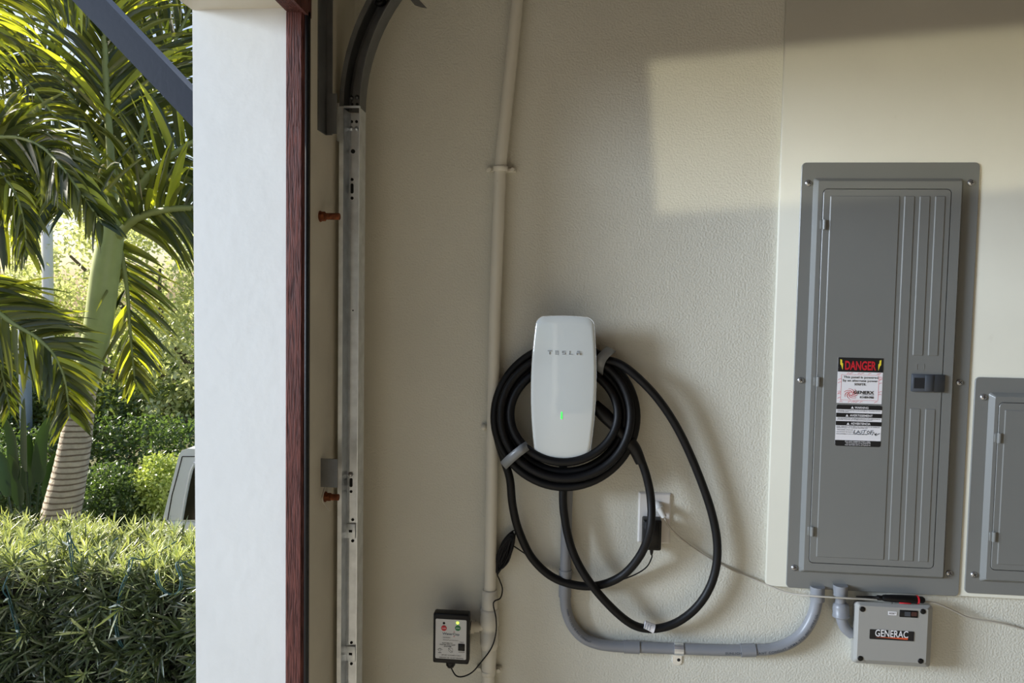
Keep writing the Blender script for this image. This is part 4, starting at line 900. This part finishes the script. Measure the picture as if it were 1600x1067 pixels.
for me in shoots:
    co = np.empty(len(me.vertices)*3, np.float32); me.vertices.foreach_get('co', co)
    cache[me.name] = (co.reshape(-1, 3), [tuple(p.vertices) for p in me.polygons], 1 if me.materials[0] is M['leaf_sunlit'] else 0)
for s in sites:
    if id(s) in pid: continue
    co, fs, mi = cache[shoot_for(s).name]; m_ = np.array(shoot_matrix(s[0], s[1], random.uniform(.5, .8) if s[2] else random.uniform(.75, 1.2)))
    w_ = co @ m_[:3, :3].T+m_[:3, 3]; V[mi].append(w_); Fq[mi].append(np.array(fs, np.int32)+offs[mi]); offs[mi] += len(w_)
for mi, mt in ((0, 'leaf_hedge'), (1, 'leaf_sunlit')):
    vv = np.concatenate(V[mi]); ff = np.concatenate(Fq[mi]); me = bpy.data.meshes.new('foliage')
    me.vertices.add(len(vv)); me.vertices.foreach_set('co', vv.reshape(-1).astype(np.float32)); me.loops.add(len(ff)*4); me.loops.foreach_set('vertex_index', ff.reshape(-1))
    me.polygons.add(len(ff)); me.polygons.foreach_set('loop_start', (np.arange(len(ff))*4).astype(np.int32)); me.polygons.foreach_set('loop_total', np.full(len(ff), 4, np.int32))
    me.polygons.foreach_set('use_smooth', np.ones(len(ff), bool)); me.materials.append(M[mt]); me.update(); link('foliage', me, hg, 'stuff')
# string of fairy lights draped over the hedge
M['wire'] = mat('teal_wire', lin(40, 78, 84), .5); M['bulb'] = mat('clear_bulb', lin(196, 206, 200), .15)
sg = thing('string_lights', 'dark teal string of small lights draped over the hedge', 'lights', (-2.0, .8, .4))
hd = 2.63
strands = [[(6, 915), (12, 935), (20, 962), (26, 985), (29, 1012)], [(106, 832), (108, 852), (112, 880), (118, 905), (122, 915)], [(205, 872), (200, 892), (190, 915), (183, 945), (179, 970), (184, 1000), (192, 1012)], [(275, 880), (282, 905), (278, 925), (262, 928), (248, 915), (243, 895)]]
bl = []
for S_ in strands:
    P = [pt(x, y, hd+random.uniform(-.02, .02)) for x, y in S_]
    MB().tube(spline([Vector((P[0].x, HY0+.3, HTOP-.02)), Vector((P[0].x, HY0+.08, HTOP-.02))]+P, 5), .0028, 6).build('wire', M['wire'], sg)
    MB().tube(spline([p+Vector((.006, .004, 0)) for p in P], 5), .0022, 6).build('wire', M['wire'], sg); bl += P[1::2]
for p in bl:
    d_ = Vector((random.uniform(-1, 1), -.5, random.uniform(-.3, 1))).normalized(); b = MB(); b.lathe(p, d_, [(0, .004), (.012, .0045), (.013, .003), (.026, .0025), (.030, .0006)], 8); b.build('bulb', M['bulb'], sg)

# ---- palms
def strip_mesh(pts, w, side, nrm):
    v = []; n = len(pts)
    for i, p in enumerate(pts):
        u = i/(n-1); k_ = min(1, .35+u*4)*(1-u**2.2)**.8+.03
        v += [p+side*(w*.5*k_)+nrm*(w*.18*k_), p, p-side*(w*.5*k_)+nrm*(w*.18*k_)]
    f = []
    for i in range(n-1):
        for j in range(2): f.append((i*3+j, i*3+j+1, i*3+j+4, i*3+j+3))
    return v, f
palm_recs = {}
def frond(palm, key, ctrl, d0, npairs, Lpx, aL, aR, droop, mats, sides=(1, 1), wpx=8, u0=.08, dspread=.35, rw=(5, 1.5), curl=0):
    """ctrl: sight-line points of the midrib with depth offsets; leaflets to both sides"""
    P = spline([pt(x, y, d0+dd) for x, y, dd in ctrl], 10); n = len(P)
    L = [0]
    for a, c in zip(P[:-1], P[1:]): L.append(L[-1]+(c-a).length)
    k_ = d0/F
    b = MB(); b.tube(P, [(rw[0]+(rw[1]-rw[0])*i/(n-1))*k_ for i in range(n)], 8)
    fo = b.build('frond', M['rachis'], palm)
    npairs = int(npairs*1.45)
    for i in range(npairs):
        u = u0+(1-u0)*(i+random.uniform(-.3, .3))/npairs; s = max(0, min(.999, u))*L[-1]; j = max(q for q in range(n-1) if L[q] <= s)
        T = (P[j+1]-P[j]).normalized(); base = P[j]+T*(s-L[j]); view = (base-CAM).normalized()
        for sd, ang_ in ((1, aL), (-1, aR)):
            if random.random() > sides[0 if sd == 1 else 1]: continue
            S = T.cross(view).normalized()*sd                   # +1: image-left of the direction of travel
            prof_ = (.55+.45*math.sin(math.pi*min(1, u*1.05+.12)))*(1 if u < .8 else 1-.9*(u-.8))
            Lf = Lpx*k_*prof_*random.uniform(.85, 1.12); a = math.radians(ang_+random.gauss(0, 7))*(1-.35*u)
            d = (T*math.cos(a)+S*math.sin(a)+view*random.gauss(0, dspread)).normalized(); q = base.copy(); pts = [q.copy()]; dr_ = droop*random.uniform(.6, 1.4); ns = 7
            for t_ in range(ns):
                q = q+d*(Lf/ns); pts.append(q.copy()); d = (d-Vector((0, 0, 1))*(dr_*(.5+t_/ns))*.28+(S*curl*random.uniform(0, 1))).normalized()
            nrm = ((CAM-base).normalized()*random.uniform(-.2, 1)+Vector((random.gauss(0, .55), random.gauss(0, .55), random.gauss(.2, .5)))); dm_ = (pts[-1]-pts[0]).normalized()
            nrm = (nrm-dm_*nrm.dot(dm_)).normalized(); side = dm_.cross(nrm)
            v, f = strip_mesh(pts, 1.0*wpx*k_*random.uniform(.75, 1.2), side, nrm)
            x0_, y0_ = pxof(pts[0]); x1_, y1_ = pxof(pts[-1]); xm2, ym2 = pxof(pts[4])
            infr = sum(1 for X_, Y_ in ((x0_, y0_), (x1_, y1_), (xm2, ym2)) if -5 < X_ < 303 and 0 < Y_ < 800)
            area = math.hypot(x1_-x0_, y1_-y0_)*wpx*(infr/3)
            palm_recs.setdefault(key, (palm, []))[1].append((area, fo, v, f, random.choice(mats)))
def flush_palm(key):
    palm, R_ = palm_recs[key]; R_.sort(key=lambda r: -r[0])
    for area, fo, v, f, m_ in R_[:290]:
        me = bpy.data.meshes.new('leaflet'); me.from_pydata(v, [], f); me.materials.append(M[m_]); me.polygons.foreach_set('use_smooth', [True]*len(f)); me.update()
        o = bpy.data.objects.new('leaflet', me); COL.objects.link(o); o.parent = fo
    rest = R_[290:]; used = ['palm_leaf', 'palm_leaf_lit', 'palm_leaf_dark']; b = MB()
    for area, fo, v, f, m_ in rest: b.add(v, f, True, used.index(m_))
    if rest: b.build('leaflets', [M[u] for u in used], palm, 'stuff')
PD = 5.5
base = pt(92, 830, PD); palm = thing('palm_tree', 'leaning ringed palm with pale green crownshaft behind the hedge', 'palm', (base.x, base.y, gz(base.y)))
ctrl = [(60, 980, 62), (78, 880, 64), (96, 800, 59), (108, 745, 53), (118, 690, 48), (124, 650, 44), (132, 600, 38)]
P = spline([pt(x, y, PD) for x, y, w in ctrl], 14); W_ = spline([Vector((w, 0, 0)) for x, y, w in ctrl], 14); pp = []; rr = []
for i, (p, w) in enumerate(zip(P, W_)):
    r = w.x*.5*PD/F; pp.append(p); rr.append(r*(1.012 if i % 3 == 0 else (1.0 if i % 3 == 1 else .99)))
b = MB(); b.tube(pp, rr, 24); b.build('trunk', M['bark'], palm)
b = MB(); P = spline([pt(132, 606, PD), pt(146, 545, PD), pt(155, 500, PD), pt(164, 430, PD), pt(172, 380, PD), pt(180, 335, PD)], 6); nP = len(P)
b.tube(P, [(19.5+ (2.5*math.sin(math.pi*i/(nP-1)*.9) - 8*(max(0, i/(nP-1)-.6)))) * PD/F for i in range(nP)], 20); o = b.build('crownshaft', M['crownshaft'], palm); o['label'] = 'smooth pale green crownshaft'
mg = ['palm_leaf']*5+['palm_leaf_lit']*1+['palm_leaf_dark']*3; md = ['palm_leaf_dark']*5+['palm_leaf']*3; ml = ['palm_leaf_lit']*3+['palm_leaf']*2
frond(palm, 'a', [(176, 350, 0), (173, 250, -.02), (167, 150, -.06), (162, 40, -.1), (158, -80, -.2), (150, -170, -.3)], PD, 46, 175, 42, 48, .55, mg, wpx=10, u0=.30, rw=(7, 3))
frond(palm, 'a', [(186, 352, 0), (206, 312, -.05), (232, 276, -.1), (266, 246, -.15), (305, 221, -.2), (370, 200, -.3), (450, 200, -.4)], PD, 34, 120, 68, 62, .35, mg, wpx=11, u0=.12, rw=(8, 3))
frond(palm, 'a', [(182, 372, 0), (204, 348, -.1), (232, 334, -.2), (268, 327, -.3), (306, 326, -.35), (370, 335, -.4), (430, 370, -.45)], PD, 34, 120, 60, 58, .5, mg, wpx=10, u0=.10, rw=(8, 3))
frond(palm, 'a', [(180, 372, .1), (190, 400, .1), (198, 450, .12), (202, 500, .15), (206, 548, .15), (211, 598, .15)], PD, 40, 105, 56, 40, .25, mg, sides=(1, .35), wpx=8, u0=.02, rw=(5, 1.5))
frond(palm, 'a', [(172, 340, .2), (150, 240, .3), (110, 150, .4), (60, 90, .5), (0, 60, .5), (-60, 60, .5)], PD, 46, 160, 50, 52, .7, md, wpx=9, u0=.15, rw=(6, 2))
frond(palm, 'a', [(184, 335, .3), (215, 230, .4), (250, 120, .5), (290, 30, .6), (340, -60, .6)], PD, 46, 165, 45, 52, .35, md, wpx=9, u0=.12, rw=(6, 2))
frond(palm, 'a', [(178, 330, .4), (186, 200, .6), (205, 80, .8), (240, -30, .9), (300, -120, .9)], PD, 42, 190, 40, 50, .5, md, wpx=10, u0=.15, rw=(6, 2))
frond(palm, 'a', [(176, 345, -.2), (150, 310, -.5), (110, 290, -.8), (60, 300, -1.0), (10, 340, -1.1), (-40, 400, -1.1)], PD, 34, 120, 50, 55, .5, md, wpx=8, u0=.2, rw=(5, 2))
flush_palm('a')
PD2 = 4.6
b2 = pt(-190, 700, PD2); palm2 = thing('palm_tree', 'second palm out of frame at the left, its arching fronds hang into view', 'palm', (b2.x, b2.y, gz(b2.y)))
Pt = [Vector((b2.x-.15, b2.y, gz(b2.y)-.1)), Vector((b2.x-.08, b2.y, gz(b2.y)+1.0)), Vector((b2.x, b2.y, gz(b2.y)+2.0)), pt(-150, 330, PD2)]
b = MB(); P = spline(Pt, 16); b.tube(P, [.15*(1-.25*i/len(P))*(1.04 if i % 3 == 0 else .98) for i in range(len(P))], 18); b.build('trunk', M['bark'], palm2)
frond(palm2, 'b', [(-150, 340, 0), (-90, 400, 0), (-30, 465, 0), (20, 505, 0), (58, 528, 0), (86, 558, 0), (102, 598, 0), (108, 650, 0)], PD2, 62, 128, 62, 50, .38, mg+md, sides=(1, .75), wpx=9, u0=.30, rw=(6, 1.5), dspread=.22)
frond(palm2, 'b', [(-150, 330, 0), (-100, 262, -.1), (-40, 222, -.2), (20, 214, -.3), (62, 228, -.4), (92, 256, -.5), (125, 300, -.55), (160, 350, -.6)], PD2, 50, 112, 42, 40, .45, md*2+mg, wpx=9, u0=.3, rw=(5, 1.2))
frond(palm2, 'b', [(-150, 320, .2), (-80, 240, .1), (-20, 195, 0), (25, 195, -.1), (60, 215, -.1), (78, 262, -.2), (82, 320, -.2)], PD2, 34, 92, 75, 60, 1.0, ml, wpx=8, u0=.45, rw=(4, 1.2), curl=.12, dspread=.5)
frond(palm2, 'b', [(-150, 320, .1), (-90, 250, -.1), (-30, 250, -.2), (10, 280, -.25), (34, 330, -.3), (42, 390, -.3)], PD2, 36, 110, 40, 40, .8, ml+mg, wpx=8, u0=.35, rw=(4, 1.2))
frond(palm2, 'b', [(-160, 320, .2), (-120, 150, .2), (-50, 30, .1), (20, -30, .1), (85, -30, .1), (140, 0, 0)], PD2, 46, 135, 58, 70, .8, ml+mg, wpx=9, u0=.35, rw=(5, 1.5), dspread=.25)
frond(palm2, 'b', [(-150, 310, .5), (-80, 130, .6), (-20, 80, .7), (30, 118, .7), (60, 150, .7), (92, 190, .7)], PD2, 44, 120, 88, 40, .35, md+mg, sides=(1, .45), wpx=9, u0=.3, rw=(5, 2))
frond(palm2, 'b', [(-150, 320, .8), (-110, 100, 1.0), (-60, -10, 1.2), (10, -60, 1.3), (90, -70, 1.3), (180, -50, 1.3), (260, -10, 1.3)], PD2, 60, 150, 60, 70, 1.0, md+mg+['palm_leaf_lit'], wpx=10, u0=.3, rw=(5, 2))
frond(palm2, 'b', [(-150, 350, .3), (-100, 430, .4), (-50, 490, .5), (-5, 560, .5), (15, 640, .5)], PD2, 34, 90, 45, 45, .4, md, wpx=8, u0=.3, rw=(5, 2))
flush_palm('b')

# ---- trees and shrubs beyond
def px_blob(x, y, d, rx, ry, rd): p = pt(x, y, d); k_ = d/F; return (p.x, p.y, p.z, rx*k_, rd, ry*k_)
def limb(b, a, c, r0, r1, wob=.15):
    m1 = a.lerp(c, .33)+Vector((random.uniform(-wob, wob), random.uniform(-wob, wob), 0)); m2 = a.lerp(c, .66)+Vector((random.uniform(-wob, wob), random.uniform(-wob, wob), 0))
    b.tube(spline([a, m1, m2, c], 5), [r0+(r1-r0)*i/15 for i in range(16)], 8)
def tree(label, d, stem_x, blobs, n, Lf, Wf, m_, r=.16, group=None):
    B = [px_blob(x, y, d+dd, rx, ry, rd) for x, y, dd, rx, ry, rd in blobs]
    gp_ = pt(stem_x, 900, d); root = Vector((gp_.x, gp_.y, gz(gp_.y)-.05)); t = thing('tree', label, 'tree', root)
    me = crown(B, n, Lf, Wf, 'foliage', m_); link('foliage', me, t, 'stuff')
    b = MB(); fork = Vector((root.x, root.y, (root.z+min(q[2] for q in B))/2+.3)); limb(b, root, fork, r, r*.8)
    for q in B[:7]: limb(b, fork, Vector(q[:3]), r*.6, r*.15, .3)
    b.build('trunk', M['wood'], t); return t
tree('pale sunlit small leaved tree behind the leaning palm', 12.5, 330, [(110, 400, 0, 75, 90, 1.2), (250, 420, .4, 80, 90, 1.2), (290, 560, -.4, 60, 80, 1.2), (180, 540, .6, 80, 80, 1.2), (60, 480, .5, 60, 80, 1.0), (280, 650, -.8, 50, 45, 1.0), (340, 480, 0, 70, 140, 1.2), (200, 330, .5, 70, 50, 1)], 15000, .105, .066, M['oak'])
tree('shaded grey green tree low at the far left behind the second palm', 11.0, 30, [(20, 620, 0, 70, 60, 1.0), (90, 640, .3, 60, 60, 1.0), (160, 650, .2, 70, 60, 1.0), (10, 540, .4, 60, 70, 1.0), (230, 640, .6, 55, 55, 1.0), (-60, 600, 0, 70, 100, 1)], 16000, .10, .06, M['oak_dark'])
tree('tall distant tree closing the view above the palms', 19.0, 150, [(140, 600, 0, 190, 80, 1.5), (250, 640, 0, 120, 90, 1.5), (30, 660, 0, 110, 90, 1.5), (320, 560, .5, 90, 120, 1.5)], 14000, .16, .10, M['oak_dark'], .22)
def shrub(label, d, blobs, n, Lf, Wf, m_):
    B = [px_blob(x, y, d+dd, rx, ry, rd) for x, y, dd, rx, ry, rd in blobs]; root = Vector((B[0][0], B[0][1], gz(B[0][1])-.05)); t = thing('shrub', label, 'shrub', root)
    link('foliage', crown(B, n, Lf, Wf, 'foliage', m_), t, 'stuff')
    b = MB()
    for q in B: limb(b, root+Vector((random.uniform(-.05, .05), 0, 0)), Vector(q[:3]), .03, .01, .05)
    b.build('stem', M['wood'], t)
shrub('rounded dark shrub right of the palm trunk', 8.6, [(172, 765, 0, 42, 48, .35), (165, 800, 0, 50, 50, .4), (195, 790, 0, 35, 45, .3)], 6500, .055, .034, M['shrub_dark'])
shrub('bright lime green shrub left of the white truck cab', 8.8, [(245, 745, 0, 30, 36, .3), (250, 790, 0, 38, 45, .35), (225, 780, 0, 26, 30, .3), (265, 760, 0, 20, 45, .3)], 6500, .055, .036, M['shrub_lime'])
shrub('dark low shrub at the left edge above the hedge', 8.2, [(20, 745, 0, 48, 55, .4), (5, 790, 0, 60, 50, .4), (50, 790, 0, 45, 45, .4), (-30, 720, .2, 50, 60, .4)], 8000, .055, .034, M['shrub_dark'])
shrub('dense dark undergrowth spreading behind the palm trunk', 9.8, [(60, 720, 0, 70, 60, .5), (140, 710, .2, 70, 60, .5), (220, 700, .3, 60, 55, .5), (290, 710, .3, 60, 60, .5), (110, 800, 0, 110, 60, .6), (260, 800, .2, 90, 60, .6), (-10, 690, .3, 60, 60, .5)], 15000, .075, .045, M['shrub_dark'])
# broad-leaved plant
bp = pt(42, 770, 7.6); t = thing('broadleaf_plant', 'plant with big upright dark paddle leaves near the left edge', 'plant', (bp.x, bp.y, gz(bp.y)))
M['paddle'] = mat('paddle_leaf', lin(44, 64, 46), .35, transl=(.08, lin(90, 130, 50)))
root = Vector((bp.x, bp.y, gz(bp.y)))
for x, y, w in ((40, 612, 26), (72, 640, 24), (14, 634, 24), (92, 690, 22), (48, 668, 26), (-6, 680, 22), (24, 700, 24)):
    tip = pt(x, y, 7.6+random.uniform(-.2, .2)); mid_ = root.lerp(tip, .62); pts = spline([root.lerp(tip, .62), root.lerp(tip, .82)+Vector((0, 0, .05)), tip+Vector(((tip.x-root.x)*.25, -.05, -.06))], 6)
    dm_ = (tip-root).normalized(); nrm = Vector((random.gauss(0, .3), -1, .3)); nrm = (nrm-dm_*nrm.dot(dm_)).normalized(); v, f = strip_mesh(pts, w*7.6/F, dm_.cross(nrm), nrm)
    b = MB(); b.add(v, f, True); lf = b.build('leaf', M['paddle'], t); b = MB(); b.tube([root, pts[0]], .012, 6); b.build('stalk', M['paddle'], lf)
# posts seen between the fronds
M['postwhite'] = mat('white_post_paint', lin(244, 242, 242), .5); M['postgrey'] = mat('weathered_grey_post', lin(150, 162, 178), .6)
def post(label, x, y0, y1, d, w, mt, cap):
    a = pt(x, y0, d); gy = gz(a.y); h = w*d/F/2
    t = thing('post', label, 'post', (a.x, a.y, gy)); zt_ = a.z
    b = MB(); b.box(a.x-h, a.x+h, a.y-h, a.y+h, gy-.05, zt_, bev=.01, seg=1); b.build('shaft', mt, t)
    b = MB(); b.box(a.x-h*1.25, a.x+h*1.25, a.y-h*1.25, a.y+h*1.25, zt_, zt_+h*.7, bev=.01, seg=1); b.build('cap', mt, t)
post('tall white square post behind the upper palm fronds', 72, 285, 440, 11.4, 13, M['postwhite'], 1)
post('grey blue wooden post at the left under the arching frond', 38, 505, 640, 10.2, 14, M['postgrey'], 1)

# ---- white boxy off-road car standing lower down in the street
TD = 7.0; TY = TD-D; kt = TD/F
M['truckpaint'] = mat('white_car_paint', lin(234, 240, 248), .22, coat=.6); M['glass'] = mat('dark_car_glass', lin(12, 14, 16), .08, spec=.35); M['tyre'] = mat('tyre_rubber', lin(24, 24, 26), .85); M['sparecover'] = mat('blue_black_cover', lin(30, 44, 62), .4)
q = lambda x, y: (pt(x, y, TD).x, pt(x, y, TD).z)
rt = pt(290, 704, TD); zg = gz(TY); tk = thing('car', 'white boxy car with dark side window, half hidden behind the pillar and hedge', 'car', (rt.x+1.2, TY+.9, zg))
zr = rt.z; xb = q(256, 800)[0]; zl = q(256, 800)[1]-.08; xr = q(272, 712)[0]; x2 = xr+2.3; W2 = 1.75
b = MB()
polyO = [(xb-.015, zl), (xr, zr-.06), (xr+.03, zr-.02), (xr+.09, zr), (x2, zr), (x2+.10, zr-.04), (x2+.55, zl)]
yl = lambda z: TY+.10*(z-zl)/(zr-zl)
b.ring_stack([[(x, yl(z), z) for x, z in polyO], [(x, TY+W2-.10*(z-zl)/(zr-zl), z) for x, z in polyO]], False); b.build('cabin', M['truckpaint'], tk)
wq = [q(284.5, 812), q(289, 770), q(294, 738), q(299, 728), q(308, 725.5), q(420, 725), q(424, 812)]
b = MB(); b.ring_stack([[(x, yl(z)-.004, z) for x, z in wq], [(x, yl(z)+.004, z) for x, z in wq]], False); wn_ = b.build('side_window', M['glass'], tk)
b = MB(); b.tube([Vector((v.x, yl(v.z)-.006, v.z)) for v in spline([Vector((x, 0, z)) for x, z in wq[:6]], 4)], .016, 8); b.build('window_trim', M['truckpaint'], wn_)
w2 = [q(445, 812), q(440, 725.5), q(560, 725.5), q(600, 812)]
b = MB(); b.ring_stack([[(x, yl(z)-.004, z) for x, z in w2], [(x, yl(z)+.004, z) for x, z in w2]], False); b.build('side_window', M['glass'], tk)
b = MB(); b.tube([Vector((q(x, y)[0], yl(q(x, y)[1])-.001, q(x, y)[1])) for x, y in ((277.5, 716), (272, 745), (266, 775), (262, 812))], .006, 6); b.build('panel_seam', M['blackmat'], tk)
b = MB(); b.tube([Vector((q(x, 716)[0], yl(q(x, 716)[1])-.001, q(x, 716)[1])) for x in (277.5, 300, 420)], .005, 6); b.build('panel_seam', M['blackmat'], tk)
b = MB(); b.box(xb-.01, x2+1.75, TY, TY+W2, zg+.45, zl+.01, bev=.05, seg=2); b.build('lower_body', M['truckpaint'], tk)
zs = q(238, 788)[1]-.36
b = MB(); b.lathe((xb-.01, TY+.85, zs), (-1, 0, 0), [(0, .33), (.04, .36), (.20, .36), (.24, .31)], 24); b.build('spare_wheel', M['sparecover'], tk)
for wx in (xb+.62, x2+.95):
    for wy in (TY-.01, TY+W2+.01-.24):
        b = MB(); b.lathe((wx, wy, zg+.38), (0, 1, 0), [(0, .30), (.03, .38), (.21, .38), (.24, .30)], 24); w_ = b.build('wheel', M['tyre'], tk)
        b = MB(); b.lathe((wx, wy-.005, zg+.38), (0, 1, 0), [(0, .08), (.01, .22), (.03, .24), (.25, .24)], 18); b.build('hub', M['galv'], w_)
for xa_, xb2 in ((x2+1.72, x2+1.9), (xb-.14, xb)):
    b = MB(); b.box(xa_, xb2, TY+.02, TY+W2-.02, zg+.42, zg+.62, bev=.03); b.build('bumper', M['galv'], tk)
for y_ in (TY+.1, TY+W2-.45):
    b = MB(); b.box(x2+1.72, x2+1.78, y_, y_+.35, zg+.75, zg+.95, bev=.02); b.build('headlamp', M['glasswhite'], tk)
